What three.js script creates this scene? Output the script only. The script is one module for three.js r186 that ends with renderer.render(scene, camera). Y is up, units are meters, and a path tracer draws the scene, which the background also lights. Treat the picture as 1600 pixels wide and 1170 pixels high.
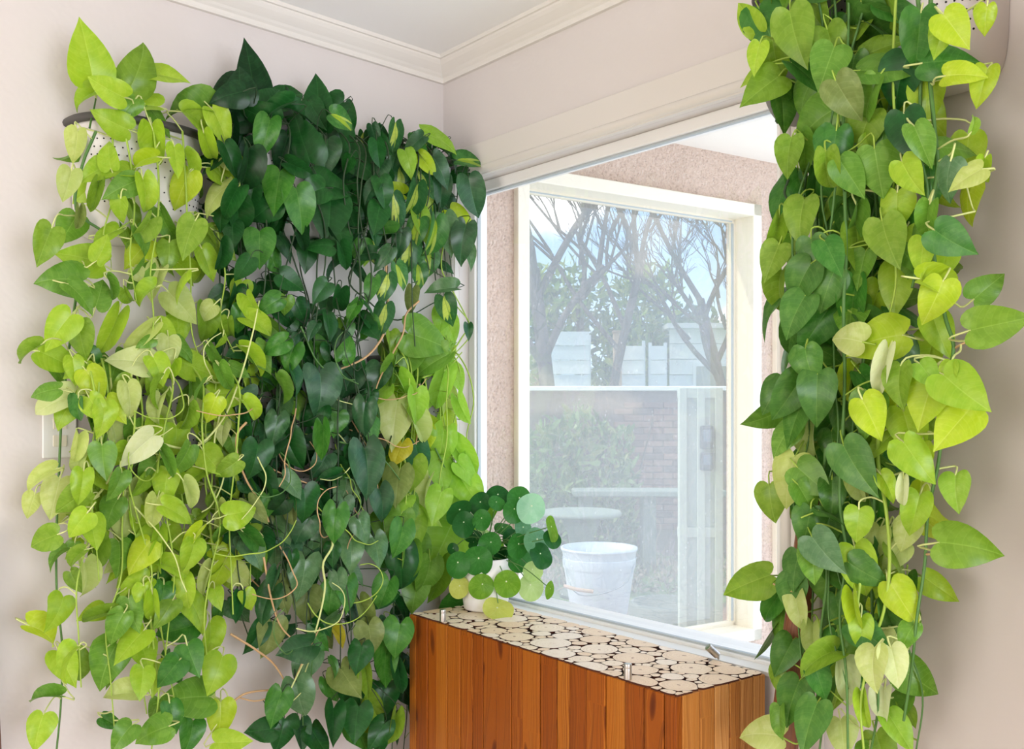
import * as THREE from 'three';
import { RectAreaLightUniformsLib } from 'three/addons/lights/RectAreaLightUniformsLib.js';
import { RoundedBoxGeometry } from 'three/addons/geometries/RoundedBoxGeometry.js';
import { mergeGeometries } from 'three/addons/utils/BufferGeometryUtils.js';

// ------------------------------------------------------------------ camera, sky, sun, big lights, exposure
const FOCAL = 1500, HORIZON = 645, EYE = 1.4;
const scene = new THREE.Scene();
const camera = new THREE.PerspectiveCamera(2 * Math.atan(585 / FOCAL) * 180 / Math.PI, 1600 / 1170, 0.05, 200);
camera.position.set(0, EYE, 0);
camera.lookAt(0, EYE, -1);
camera.setViewOffset(1600, 1170, 0, 585 - HORIZON, 1600, 1170);
scene.add(camera);
const renderer = new THREE.WebGLRenderer();
renderer.toneMapping = THREE.LinearToneMapping;
renderer.toneMappingExposure = 1.0;
renderer.shadowMap.enabled = true;
RectAreaLightUniformsLib.init();

const SUN = new THREE.Vector3(-0.8, 0.75, 0.12).normalize();
// a bright, broken overcast: the same clouds all round, thin blue gaps, whiter towards the horizon
{
  const W = 1024, H = 512, data = new Float32Array(W * H * 4);
  const grid = new Map(), hash = (x, y, z) => { const h = Math.sin(x * 127.1 + y * 311.7 + z * 74.7) * 43758.5453; return h - Math.floor(h); };
  const noise = (x, y, z) => { const i = Math.floor(x), j = Math.floor(y), k = Math.floor(z), f = (t) => t * t * (3 - 2 * t), u = f(x - i), v = f(y - j), w = f(z - k), l = (a, b, t) => a + (b - a) * t; return l(l(l(hash(i, j, k), hash(i + 1, j, k), u), l(hash(i, j + 1, k), hash(i + 1, j + 1, k), u), v), l(l(hash(i, j, k + 1), hash(i + 1, j, k + 1), u), l(hash(i, j + 1, k + 1), hash(i + 1, j + 1, k + 1), u), v), w); };
  for (let r = 0; r < H; r++) for (let c = 0; c < W; c++) {
    const up = ((r + 0.5) / H - 0.5) * Math.PI, a = ((c + 0.5) / W) * 2 * Math.PI, y = Math.sin(up), x = Math.cos(a) * Math.cos(up), z = Math.sin(a) * Math.cos(up);
    let n = 0, amp = 0.5, q = 8; for (let o = 0; o < 5; o++) { n += amp * noise(x * q + 7, y * q * 1.6 + 3, z * q + 11); amp *= 0.5; q *= 2.1; }
    const cloud = THREE.MathUtils.smoothstep(n, 0.45, 0.56), low = 1 - THREE.MathUtils.smoothstep(y, 0, 0.3), t = Math.max(cloud, low * 0.25), i = (r * W + c) * 4;
    const shadeOf = 0.88 + 0.24 * noise(x * 9, y * 9, z * 9), white = [1.02 * shadeOf, 1.0 * shadeOf, 0.97 * shadeOf], blue = [0.17, 0.33, 0.56];
    for (let k = 0; k < 3; k++) data[i + k] = blue[k] * (1 - t) + white[k] * t; data[i + 3] = 1;
  }
  const t = new THREE.DataTexture(data, W, H, THREE.RGBAFormat, THREE.FloatType); t.mapping = THREE.EquirectangularReflectionMapping; t.magFilter = t.minFilter = THREE.LinearFilter; t.needsUpdate = true;
  scene.background = scene.environment = t; scene.backgroundIntensity = scene.environmentIntensity = 3.1;
}
const sun = new THREE.DirectionalLight(0xfff0da, 3.2);
sun.position.copy(SUN).multiplyScalar(30);
sun.castShadow = true;
Object.assign(sun.shadow.camera, { left: -20, right: 20, top: 20, bottom: -20, near: 1, far: 80 });
sun.shadow.radius = 2;
scene.add(sun, sun.target);

// two unseen windows behind the camera, placed to light the plant wall and window wall (see wall_back and wall_side)
const UNSEEN_BACK_LIGHT = 9.4, UNSEEN_SIDE_LIGHT = 4.6;

// ------------------------------------------------------------------ helpers
let seed = 12345;
const rng = () => { seed = (seed + 0x6d2b79f5) | 0; let t = Math.imul(seed ^ (seed >>> 15), 1 | seed); t = (t + Math.imul(t ^ (t >>> 7), 61 | t)) ^ t; return ((t ^ (t >>> 14)) >>> 0) / 4294967296; };
const rnd = (a, b) => a + (b - a) * rng();
const pick = (a) => a[Math.floor(rng() * a.length)];
const V = (x, y, z) => new THREE.Vector3(x, y, z);
const UP = V(0, 1, 0), ORIGIN = V(0, EYE, 0);
const used = {};
function numbered(name) { const n = used[name] ?? 0; used[name] = n + 1; return n ? name + '_' + String(n).padStart(3, '0') : name; }
function shade(m) { m.castShadow = true; m.receiveShadow = true; return m; }
function thing(name, label, category, group) {
  const o = new THREE.Group(); o.name = numbered(name); scene.add(o);
  o.userData = { label, category }; if (group) o.userData.group = group;
  return o;
}
function part(name, geometry, material, parent, kind) {
  const m = shade(new THREE.Mesh(geometry, material)); m.name = name; parent.add(m);
  if (kind) m.userData.kind = kind;
  return m;
}
function struct(name, geometry, material) { const m = shade(new THREE.Mesh(geometry, material)); m.name = name; m.userData.kind = 'structure'; scene.add(m); return m; }
function bx(w, h, d, x, y, z) { const g = new THREE.BoxGeometry(w, h, d); g.translate(x, y, z); return g; }
function rbx(w, h, d, x, y, z, r = 0.004, s = 2) { const g = new RoundedBoxGeometry(w, h, d, s, Math.min(r, w / 2.1, h / 2.1, d / 2.1)); g.translate(x, y, z); return g; }
const merge = (list) => mergeGeometries(list.map((g) => g.index ? g.toNonIndexed() : g), false);
function tube(points, r, seg = 0, radial = 6, r1 = r) {
  const curve = points.isCurve ? points : new THREE.CatmullRomCurve3(points, false, 'centripetal');
  const n = seg || Math.max(4, points.length * 4);
  const g = new THREE.TubeGeometry(curve, n, r, radial, false);
  if (r1 !== r) {
    const p = g.attributes.position, c = V(0, 0, 0), v = V(0, 0, 0);
    for (let i = 0; i <= n; i++) {
      curve.getPointAt(i / n, c);
      for (let j = 0; j <= radial; j++) { const k = i * (radial + 1) + j; v.fromBufferAttribute(p, k).sub(c).multiplyScalar(1 + (r1 / r - 1) * i / n).add(c); p.setXYZ(k, v.x, v.y, v.z); }
    }
  }
  return g;
}
// a wall's own frame: x along it, n out of it
function frame(o, x) { const a = x.clone().normalize(); return { o, x: a, n: a.clone().cross(UP).normalize(), turn: Math.atan2(-a.z, a.x) }; }
function put(obj, f, u, y, off) { obj.position.copy(f.o).addScaledVector(f.x, u).addScaledVector(f.n, off); obj.position.y = y; obj.rotation.y = f.turn; return obj; }
const inFrame = (f, u, y, off) => f.o.clone().addScaledVector(f.x, u).addScaledVector(f.n, off).setY(y);
const sight = (px, py) => V((px - 800) / FOCAL, (HORIZON - py) / FOCAL, -1);
// where the line of sight through a point of the photograph meets the plane at OFF from a wall, or a depth
function seenOn(f, px, py, off) { const d = sight(px, py), t = (off - ORIGIN.clone().sub(f.o).dot(f.n)) / d.dot(f.n); return ORIGIN.clone().addScaledVector(d, t); }
const seenAt = (px, py, depth) => ORIGIN.clone().addScaledVector(sight(px, py), depth);
const along = (f, p) => p.clone().sub(f.o).dot(f.x);

// ------------------------------------------------------------------ textures
function canvas(w, h, draw) {
  const c = document.createElement('canvas'); c.width = w; c.height = h;
  draw(c.getContext('2d'), w, h);
  const t = new THREE.CanvasTexture(c); t.colorSpace = THREE.SRGBColorSpace; t.wrapS = t.wrapT = THREE.RepeatWrapping;
  return t;
}
function noiseTexture(size, draw) {
  const d = new Uint8Array(size * size * 4);
  for (let y = 0; y < size; y++) for (let x = 0; x < size; x++) { const v = draw(x, y), i = (y * size + x) * 4; d[i] = d[i + 1] = d[i + 2] = Math.max(0, Math.min(255, v * 255)); d[i + 3] = 255; }
  const t = new THREE.DataTexture(d, size, size); t.magFilter = THREE.LinearFilter; t.wrapS = t.wrapT = THREE.RepeatWrapping; t.needsUpdate = true;
  return t;
}
// tiling value noise
function lattice(n) { const a = Array.from({ length: n * n }, () => rng()); return (x, y) => { const i = Math.floor(x), j = Math.floor(y), s = x - i, t = y - j, f = (q) => q * q * (3 - 2 * q), g = (p, q) => a[((q % n + n) % n) * n + (p % n + n) % n]; const u = f(s), v = f(t); return (g(i, j) * (1 - u) + g(i + 1, j) * u) * (1 - v) + (g(i, j + 1) * (1 - u) + g(i + 1, j + 1) * u) * v; }; }
const L16 = lattice(16), L32 = lattice(32), L64 = lattice(64);
const plasterBump = noiseTexture(256, (x, y) => 0.5 * L64(x / 4, y / 4) + 0.3 * L32(x / 8, y / 8) + 0.2 * L16(x / 16, y / 16));
const stuccoBump = noiseTexture(512, (x, y) => { const a = L64(x / 8, y / 8), b = L32(x / 16 + 3, y / 16); return Math.min(1, Math.max(0, 0.2 + 1.2 * (a * 0.65 + b * 0.35 - 0.3) + 0.15 * rng())); });
const stuccoColor = canvas(256, 256, (c, w, h) => {
  c.fillStyle = '#d3bbab'; c.fillRect(0, 0, w, h);
  for (let i = 0; i < 900; i++) { c.fillStyle = pick(['rgba(225,210,198,.35)', 'rgba(165,140,125,.28)', 'rgba(190,165,150,.4)']); c.beginPath(); c.ellipse(rnd(0, w), rnd(0, h), rnd(1, 5), rnd(1, 4), rnd(0, 3), 0, 7); c.fill(); }
});
function scaled(g, s) { const p = g.attributes.position, n = g.attributes.normal, uv = new Float32Array(p.count * 2); for (let i = 0; i < p.count; i++) { const ax = Math.abs(n.getX(i)), ay = Math.abs(n.getY(i)), az = Math.abs(n.getZ(i)); const [a, b] = az >= ax && az >= ay ? [p.getX(i), p.getY(i)] : ax >= ay ? [p.getZ(i), p.getY(i)] : [p.getX(i), p.getZ(i)]; uv[2 * i] = a / s; uv[2 * i + 1] = b / s; } g.setAttribute('uv', new THREE.BufferAttribute(uv, 2)); return g; }

const std = (color, roughness = 0.6, more = {}) => new THREE.MeshStandardMaterial({ color, roughness, ...more });
const M = {
  paint: std(new THREE.Color().setRGB(0.725, 0.675, 0.65), 0.85, { bumpMap: plasterBump, bumpScale: 0.0006 }),
  ceiling: std(new THREE.Color().setRGB(0.95, 0.945, 0.935), 0.9),
  trim: std(new THREE.Color().setRGB(0.80, 0.765, 0.71), 0.45),
  white: std(new THREE.Color().setRGB(0.88, 0.87, 0.85), 0.4),
  casing: std(new THREE.Color().setRGB(0.74, 0.70, 0.65), 0.45),
  floor: std(new THREE.Color().setRGB(0.74, 0.65, 0.55), 0.5),
  stucco: std(0xffffff, 0.95, { map: stuccoColor, bumpMap: stuccoBump, bumpScale: 0.0045 }),
  soffit: std(new THREE.Color().setRGB(0.90, 0.86, 0.79), 0.8),
  cream: std(new THREE.Color().setRGB(0.87, 0.81, 0.68), 0.45),
  steel: std(new THREE.Color().setRGB(0.55, 0.53, 0.5), 0.3, { metalness: 1 }),
  gasket: std(new THREE.Color().setRGB(0.5, 0.55, 0.58), 0.7),
};

// ------------------------------------------------------------------ the room and the outside wall
const CORNER = V(-0.214, 0, -3.0);
const A = frame(CORNER, V(0.723, 0, -0.691)), B = frame(CORNER, V(0.634, 0, 0.773));   // plant wall; window wall
const E = frame(V(-0.07, 0, -2.99), V(0.843, 0, -0.537));                              // stucco wall outside
const CEIL = 2.49, SIDE = 5;
function panel(w0, w1, h, holes, depth) {
  const s = new THREE.Shape([new THREE.Vector2(w0, 0), new THREE.Vector2(w1, 0), new THREE.Vector2(w1, h), new THREE.Vector2(w0, h)]);
  for (const [a, b, c, d] of holes) s.holes.push(new THREE.Path([new THREE.Vector2(a, c), new THREE.Vector2(a, d), new THREE.Vector2(b, d), new THREE.Vector2(b, c)]));
  const g = new THREE.ExtrudeGeometry(s, { depth, bevelEnabled: false }); g.translate(0, 0, -depth); return g;
}
const WIN = { l: 0.082, r: 1.247, b: 0.835, t: 2.10 };
const aEnd = inFrame(A, -SIDE, 0, 0), bEnd = inFrame(B, SIDE, 0, 0), far = bEnd.clone().addScaledVector(A.x, -SIDE);
const oppA = frame(bEnd, A.x.clone().negate()), oppB = frame(far, B.x.clone().negate());
put(struct('wall_left', scaled(panel(-SIDE - 0.15, 0.15, 2.6, [], 0.15), 0.5), M.paint), A, 0, 0, 0);
put(struct('wall_right', scaled(panel(-0.12, SIDE + 0.12, 2.6, [[WIN.l, WIN.r, WIN.b, WIN.t]], 0.10), 0.5), M.paint), B, 0, 0, 0);
const HB = [0.5, 2.3, 0.5, 2.3], HS = [2.4, 4.4, 0.25, 2.3];
put(struct('wall_back', panel(-0.15, SIDE + 0.15, 2.6, [HB], 0.15), M.paint), oppA, 0, 0, 0);
put(struct('wall_side', panel(-0.15, SIDE + 0.15, 2.6, [HS], 0.15), M.paint), oppB, 0, 0, 0);
function slab(y0, y1, grow) {
  const mid = CORNER.clone().add(far).multiplyScalar(0.5), c = [CORNER, aEnd, far, bEnd].map((p) => p.clone().sub(mid).multiplyScalar(grow).add(mid));
  const g = new THREE.ExtrudeGeometry(new THREE.Shape(c.map((p) => new THREE.Vector2(p.x, -p.z))), { depth: y1 - y0, bevelEnabled: false });
  g.rotateX(-Math.PI / 2); g.translate(0, y0, 0); return scaled(g, 1);
}
struct('floor', slab(-0.12, 0, 1.03), M.floor);
struct('ceiling', slab(CEIL, 2.66, 1.03), M.ceiling);
function unseenWindow(f, [u0, u1, y0, y1], intensity, name, color) {
  const g = [], w = u1 - u0, h = y1 - y0, cu = (u0 + u1) / 2, cy = (y0 + y1) / 2;
  g.push(bx(w, 0.06, 0.08, cu, y0 + 0.03, -0.08), bx(w, 0.06, 0.08, cu, y1 - 0.03, -0.08));
  for (const u of [u0 + 0.03, cu, u1 - 0.03]) g.push(bx(0.06, h, 0.08, u, cy, -0.08));
  put(struct(name, merge(g), M.white), f, 0, 0, 0);
  const l = new THREE.RectAreaLight(color, intensity, w - 0.1, h - 0.1);
  l.position.copy(inFrame(f, cu, cy, 0.02));
  l.lookAt(inFrame(f, cu, cy, 1));
  scene.add(l);
  return l;
}
unseenWindow(oppA, HB, UNSEEN_BACK_LIGHT, 'window_2', 0xf1f4ff);  // out of view, placed to light the plant wall from behind the camera
unseenWindow(oppB, HS, UNSEEN_SIDE_LIGHT, 'window_3', 0xfff0de);  // out of view, tinted warm to light the window wall

// crown moulding: one profile [out from wall, y], swept along both walls and mitred in the corner
function sweepProfile(profile, dir, from, to, miter) {
  const pos = [], n = profile.length;
  for (let i = 0; i < n - 1; i++) {
    const a = profile[i], b = profile[i + 1], q = [[from(a[0]), a], [to(a[0]), a], [to(b[0]), b], [from(b[0]), b]].map(([u, p]) => [u, p[1], p[0]]);
    for (const k of dir > 0 ? [0, 1, 2, 0, 2, 3] : [0, 2, 1, 0, 3, 2]) pos.push(...q[k]);
  }
  const g = new THREE.BufferGeometry(); g.setAttribute('position', new THREE.Float32BufferAttribute(pos, 3)); g.computeVertexNormals();
  return g;
}
const CROWN = [[0, 2.424], [0.011, 2.424], [0.013, 2.430], [0.013, 2.438], [0.018, 2.443], [0.022, 2.449], [0.031, 2.457], [0.040, 2.466], [0.046, 2.474], [0.048, 2.479], [0.054, 2.480], [0.055, 2.491]];
const cut = 1 / Math.tan(0.5 * Math.acos(-A.x.clone().negate().dot(B.x) * -1));
put(struct('trim_1', sweepProfile(CROWN, 1, () => -SIDE, (d) => -d * cut), M.trim), A, 0, 0, 0);
put(struct('trim_2', sweepProfile(CROWN, 1, (d) => d * cut, () => SIDE), M.trim), B, 0, 0, 0);

// window casing on wall B: profile [inwards from opening edge, out of wall] as boxes with rounded bead
{
  const cw = 0.098, g = [];
  const bead = (len, horizontal, x, y) => { const c = new THREE.CylinderGeometry(0.013, 0.013, len, 10); if (horizontal) c.rotateZ(Math.PI / 2); c.scale(1, 1, 0.8); c.translate(x, y, 0.016); return c; };
  const W0 = WIN.l - 0.078, W1 = WIN.r + cw;
  g.push(rbx(W1 - W0, cw, 0.018, (W0 + W1) / 2, WIN.t + cw / 2, 0.008, 0.003), bead(W1 - W0 - cw * 1.6, true, (WIN.l + WIN.r) / 2, WIN.t + 0.016));
  g.push(rbx(WIN.l - W0, WIN.t - 0.0, 0.018, (WIN.l + W0) / 2, WIN.t / 2, 0.008, 0.003), bead(1.25, false, WIN.l - 0.016, 1.47));
  g.push(rbx(cw, WIN.t, 0.018, WIN.r + cw / 2, WIN.t / 2, 0.008, 0.003), bead(1.25, false, WIN.r + 0.016, 1.47));
  put(struct('trim_3', merge(g.map((q) => { q.deleteAttribute('uv'); return q; })), M.casing), B, 0, 0, 0);
  // sash of the room's window
  const s = 0.032, z = -0.06, w = WIN.r - WIN.l, h = WIN.t - WIN.b, cu = (WIN.l + WIN.r) / 2, cy = (WIN.b + WIN.t) / 2, k = [];
  k.push(rbx(w, s, 0.05, cu, WIN.t - s / 2, z, 0.004), rbx(w, 0.018, 0.05, cu, WIN.b + 0.009, z, 0.004), rbx(s, h, 0.05, WIN.l + s / 2, cy, z, 0.004), rbx(s + 0.012, h, 0.05, WIN.r - (s + 0.012) / 2, cy, z, 0.004));
  k.push(rbx(w, 0.01, 0.06, cu, WIN.b + 0.005, -0.02, 0.002));
  const wf = put(struct('window_1', merge(k.map((q) => { q.deleteAttribute('uv'); return q; })), M.white), B, 0, 0, 0);
  const gk = [bx(w - 2 * s, 0.006, 0.012, cu, WIN.b + 0.02, z + 0.01), bx(w - 2 * s, 0.005, 0.012, cu, WIN.t - s - 0.003, z + 0.01), bx(0.005, h - 2 * s, 0.012, WIN.l + s + 0.002, cy, z + 0.01)];
  part('gasket', merge(gk), M.gasket, wf);
  const sill = bx(w + 0.04, 0.03, 0.07, cu, 0, -0.035); sill.rotateX(0.12);
  const so = put(struct('outer_sill', sill, M.white), B, 0, WIN.b - 0.006, -0.09);
  const pane = part('window_pane', bx(w - 2 * s, h - 0.05, 0.001, cu, cy, z), new THREE.MeshPhysicalMaterial({ color: 0xffffff, transmission: 1, thickness: 0, roughness: 0, ior: 1.5, specularIntensity: 0.6 }), wf);
  pane.castShadow = false;
}

// stucco wall outside, with its eave and two windows
const G1 = { l: 0.09, r: 1.18, b: 0.55, t: 2.18 }, G2 = { l: 1.262, r: 2.3, b: 0.55, t: 2.205 };
put(struct('wall_outside', scaled(panel(-0.02, 3.6, 2.5, [[G1.l, G1.r, G1.b, G1.t], [G2.l, G2.r, G2.b, G2.t]], 0.16), 0.3), M.stucco), E, 0, 0, 0);
{
  const reach = 0.55, bOut = inFrame(B, 0, 0, -0.105), meet = (off) => { const p = inFrame(E, 0, 0, off), t = -p.clone().sub(bOut).dot(B.n) / E.x.dot(B.n); return p.addScaledVector(E.x, t); };
  const c = [meet(-0.16), meet(reach), inFrame(E, 4, 0, reach), inFrame(E, 4, 0, -0.16)];
  const g = new THREE.ExtrudeGeometry(new THREE.Shape(c.map((p) => new THREE.Vector2(p.x, -p.z))), { depth: 0.13, bevelEnabled: false });
  g.rotateX(-Math.PI / 2); g.translate(0, 2.355, 0); struct('eave', scaled(g, 1), M.soffit);
}
const dustAndHaze = noiseTexture(256, (x, y) => 0.84 + 0.03 * L16(x / 16, y / 16) + 0.03 * L64(x / 4, y / 4) - (rng() < 0.002 ? 0.3 : 0));  // dust specks, plus a pale veil painted in place of reflections
const dirtyHazedGlass = new THREE.MeshPhysicalMaterial({ color: new THREE.Color().setRGB(0.86, 0.87, 0.86), transmission: 0.93, transmissionMap: dustAndHaze, thickness: 0, roughness: 0, ior: 1.5 });
for (const [i, q] of [[4, G1], [5, G2]]) {
  const g = [], w = q.r - q.l, h = q.t - q.b, cu = (q.l + q.r) / 2, cy = (q.b + q.t) / 2, f = 0.045;
  const ring = (inset, width, z, d) => { const a = q.l + inset, b = q.r - inset, c = q.b + inset, e = q.t - inset; g.push(rbx(b - a, width, d, cu, e - width / 2, z, 0.004), rbx(b - a, width, d, cu, c + width / 2, z, 0.004), rbx(width, e - c, d, a + width / 2, cy, z, 0.004), rbx(width, e - c, d, b - width / 2, cy, z, 0.004)); };
  ring(0, f, 0.008, 0.034); ring(0.004, f - 0.006, -0.04, 0.085); ring(0.008, f + 0.004, -0.085, 0.03);
  const wf = put(struct('window_' + i, merge(g.map((p) => { p.deleteAttribute('uv'); return p; })), M.cream), E, 0, 0, 0);
  part('gasket', merge([bx(0.008, h - 0.12, 0.006, q.r - f - 0.012, cy, -0.072), bx(w - 0.12, 0.005, 0.006, cu, q.t - f - 0.008, -0.072)]), M.gasket, wf);
  const pg = bx(w - 0.08, h - 0.08, 0.001, cu, cy, -0.09);
  part('window_pane', pg, dirtyHazedGlass, wf).castShadow = false;
}

// ------------------------------------------------------------------ wooden cabinet under the window
function grain(base, dark, light, knots) {
  return canvas(256, 1024, (c, w, h) => {
    c.fillStyle = base; c.fillRect(0, 0, w, h);
    const ks = Array.from({ length: knots }, () => [rnd(40, w - 40), rnd(60, h - 60), rnd(12, 30)]);
    const bend = (x, y) => { let d = 6 * Math.sin(y / 170 + x / 60) + 4 * Math.sin(y / 61 + x / 23); for (const [kx, ky, kr] of ks) { const r = Math.hypot((x - kx), (y - ky) / 5); d += Math.sign(x - kx + 0.01) * kr * 1.7 * Math.exp(-r / (kr * 1.6)); } return d; };
    for (let i = 0; i < 120; i++) {
      const x0 = rnd(-10, w + 10);
      c.strokeStyle = rng() < 0.55 ? dark : light; c.globalAlpha = rnd(0.08, 0.38); c.lineWidth = rnd(0.6, 4);
      c.beginPath(); for (let y = 0; y <= h; y += 12) c.lineTo(x0 + bend(x0, y), y); c.stroke();
    }
    for (const [kx, ky, kr] of ks) { for (let q = 1; q > 0.1; q -= 0.16) { c.globalAlpha = 0.35; c.fillStyle = dark; c.beginPath(); c.ellipse(kx, ky, kr * q * 0.6, kr * q * 2.2, 0.1, 0, 7); c.fill(); } }
    c.globalAlpha = 0.12; for (let i = 0; i < 2500; i++) { c.fillStyle = rng() < 0.6 ? dark : light; c.fillRect(rnd(0, w), rnd(0, h), 1, rnd(4, 26)); }
    c.globalAlpha = 1;
  });
}
const plankMats = [['#99500f', '#5f2a05', '#b87020', 2], ['#a35a14', '#6a3106', '#c27d2a', 1], ['#8c460b', '#522204', '#a86019', 2], ['#aa6218', '#713708', '#c88a38', 1], ['#944d0f', '#5a2605', '#b26b1f', 3]].map((a) => new THREE.MeshPhysicalMaterial({ map: grain(...a), roughness: 0.55, specularIntensity: 0.35, clearcoat: 0.06, clearcoatRoughness: 0.35 }));
const endMats = [['#c58a4a', '#8a4f1e', '#dcab6c', 0], ['#b0702f', '#6a3812', '#cf9650', 0], ['#a86a34', '#5e3315', '#c98d4f', 0]].map((a) => new THREE.MeshPhysicalMaterial({ map: grain(...a), roughness: 0.55, specularIntensity: 0.35, clearcoat: 0.06, clearcoatRoughness: 0.35 }));
const TOP = 0.85;
const f0 = seenAt(640, 957, 0.55 * FOCAL / (957 - HORIZON)).setY(0), f1 = seenAt(1056.5, 1087, 0.55 * FOCAL / (1087 - HORIZON)).setY(0);
const K = frame(f0, f1.clone().sub(f0));                       // runs along the cabinet's front; n points into the room
const LEN = f1.distanceTo(f0), DEEP = 0.277;
{
  const cab = put(thing('slatted_cabinet', 'low cabinet clad in upright orange-brown planks with a top of round log slices', 'cabinet'), K, 0, 0, 0);
  const body = std(0x1d0d06, 0.9);
  part('carcass', bx(LEN - 0.05, TOP - 0.03, DEEP - 0.04, LEN / 2, (TOP - 0.03) / 2, -DEEP / 2 - 0.008), body, cab);
  const plankShapes = new Map();
  const plank = (w, mats, k) => {
    const m = pick(mats), g = rbx(w - 0.0016, TOP - 0.004, 0.018, 0, 0, 0, 0.0025, 1), p = g.attributes.position, uv = g.attributes.uv, du = rng(), dv = rng(), flip = rng() < 0.5 ? -1 : 1;
    for (let i = 0; i < p.count; i++) uv.setXY(i, du + flip * p.getX(i) / 0.16 + p.getZ(i) * 3, dv + p.getY(i) / 0.62);
    const q = part('plank', g, m, cab); return q;
  };
  const edges = '640 650.5 668 681 699 719 738 754 775 798.5 816 843 869 889 916 946 976.5 1006 1037 1056.5'.split(' ').map((x) => { const r = (x - 800) / FOCAL; return (r * -f0.z - f0.x) / (K.x.x - r * -K.x.z); });
  for (let i = 0; i < edges.length - 1; i++) { const w = edges[i + 1] - edges[i], q = plank(w, plankMats); q.position.set((edges[i] + edges[i + 1]) / 2, (TOP - 0.004) / 2, -0.009 + rnd(-0.0016, 0.0016)); }
  const ends = [0.018, 0.07, 0.115, 0.16, 0.195, 0.237, DEEP];
  for (let i = 0; i < ends.length - 1; i++) { const q = plank(ends[i + 1] - ends[i], endMats); q.rotation.y = Math.PI / 2; q.position.set(LEN - 0.009 + rnd(-0.001, 0.001), (TOP - 0.004) / 2, -(ends[i] + ends[i + 1]) / 2); }
  for (let i = 0; i < ends.length - 1; i++) { const q = plank(ends[i + 1] - ends[i], plankMats); q.rotation.y = Math.PI / 2; q.position.set(0.009, (TOP - 0.004) / 2, -(ends[i] + ends[i + 1]) / 2); }
  // top: log slices, packed big to small, each the part of its circle that its neighbours leave
  const bed = part('slice_bed', bx(LEN - 0.022, 0.016, DEEP - 0.02, LEN / 2, TOP - 0.014, -DEEP / 2 - 0.006), std(0x1a0a05, 0.9), cab);
  const circles = [], x0 = 0.004, x1 = LEN - 0.003, z0 = 0.003, z1 = DEEP - 0.003;
  for (const [r, tries] of [[0.047, 50], [0.039, 130], [0.032, 400], [0.025, 900], [0.018, 2500], [0.012, 6000], [0.008, 9000]]) for (let i = 0; i < tries; i++) {
    const q = r * rnd(0.86, 1.1), x = rnd(x0, x1), z = rnd(z0, z1);
    if (circles.length > 3 && circles.every((c) => Math.hypot(c.x - x, c.z - z) > (c.r + q) * 0.965)) circles.push({ x, z, r: q });
    else if (circles.length <= 3) circles.push({ x: x0 + (circles.length + 0.5) * LEN / 4, z: rnd(0.08, 0.22), r: 0.044 });
  }
  const sliceMats = ['#f7dfc2', '#fae6cd', '#f2d5b4', '#fbead6', '#f5dabb'].map((base) => new THREE.MeshStandardMaterial({ roughness: 0.42, map: canvas(128, 128, (c, w) => {
    c.fillStyle = base; c.fillRect(0, 0, w, w);
    const ox = rnd(-8, 8), oy = rnd(-8, 8);
    for (let r = 4; r < 90; r += rnd(3, 7)) { c.strokeStyle = 'rgba(150,98,58,' + rnd(0.05, 0.2) + ')'; c.lineWidth = rnd(0.6, 2); c.beginPath(); c.ellipse(64 + ox, 64 + oy, r, r * rnd(0.92, 1.05), rnd(0, 3), 0, 7); c.stroke(); }
    if (rng() < 0.7) { c.fillStyle = 'rgba(120,62,30,.75)'; c.beginPath(); c.ellipse(64 + ox, 64 + oy, rnd(2, 5), rnd(2, 4), 0, 0, 7); c.fill(); }
    for (let i = 0; i < 300; i++) { c.fillStyle = rng() < 0.5 ? 'rgba(150,95,55,.2)' : 'rgba(250,225,190,.2)'; c.fillRect(rnd(0, w), rnd(0, w), 2, 2); }
  }) }));
  const barkSide = std(0x4a2211, 0.9);
  const clip = (poly, nx, nz, d) => { const out = []; for (let i = 0; i < poly.length; i++) { const a = poly[i], b = poly[(i + 1) % poly.length], da = a[0] * nx + a[1] * nz - d, db = b[0] * nx + b[1] * nz - d; if (da <= 0) out.push(a); if (da * db < 0) { const t = da / (da - db); out.push([a[0] + (b[0] - a[0]) * t, a[1] + (b[1] - a[1]) * t]); } } return out; };
  for (const c of circles) {
    const ph = rnd(0, 6), e = rnd(0.9, 1.1);
    let poly = Array.from({ length: 22 }, (_, i) => { const a = i / 22 * Math.PI * 2, q = c.r * 1.1 * (1 + 0.05 * Math.sin(2 * a + ph) + 0.03 * Math.sin(3 * a + 2 * ph)); return [c.x + q * Math.cos(a) * e, c.z + q * Math.sin(a) / e]; });
    for (const o of circles) { const dx = o.x - c.x, dz = o.z - c.z, d = Math.hypot(dx, dz); if (o === c || d > 0.16) continue; const t = (d * d + c.r * c.r - o.r * o.r) / (2 * d) - 0.0007; poly = clip(poly, dx / d, dz / d, (c.x * dx + c.z * dz) / d + t); }
    for (const [nx, nz, d] of [[1, 0, x1], [-1, 0, -x0], [0, 1, z1], [0, -1, -z0]]) poly = clip(poly, nx, nz, d);
    if (poly.length < 5) continue;
    for (let k = 0; k < 2; k++) poly = poly.flatMap((p, i) => { const q = poly[(i + 1) % poly.length]; return [[0.75 * p[0] + 0.25 * q[0], 0.75 * p[1] + 0.25 * q[1]], [0.25 * p[0] + 0.75 * q[0], 0.25 * p[1] + 0.75 * q[1]]]; });
    const g = new THREE.ExtrudeGeometry(new THREE.Shape(poly.map(([x, z]) => new THREE.Vector2(x - c.x, z - c.z))), { depth: 0.006, bevelEnabled: false });
    
    g.rotateX(-Math.PI / 2);
    const p = g.attributes.position, uv = g.attributes.uv, turn = rnd(0, 6), cs = Math.cos(turn), sn = Math.sin(turn), k = 0.42 / (c.r * 1.2);
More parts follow.
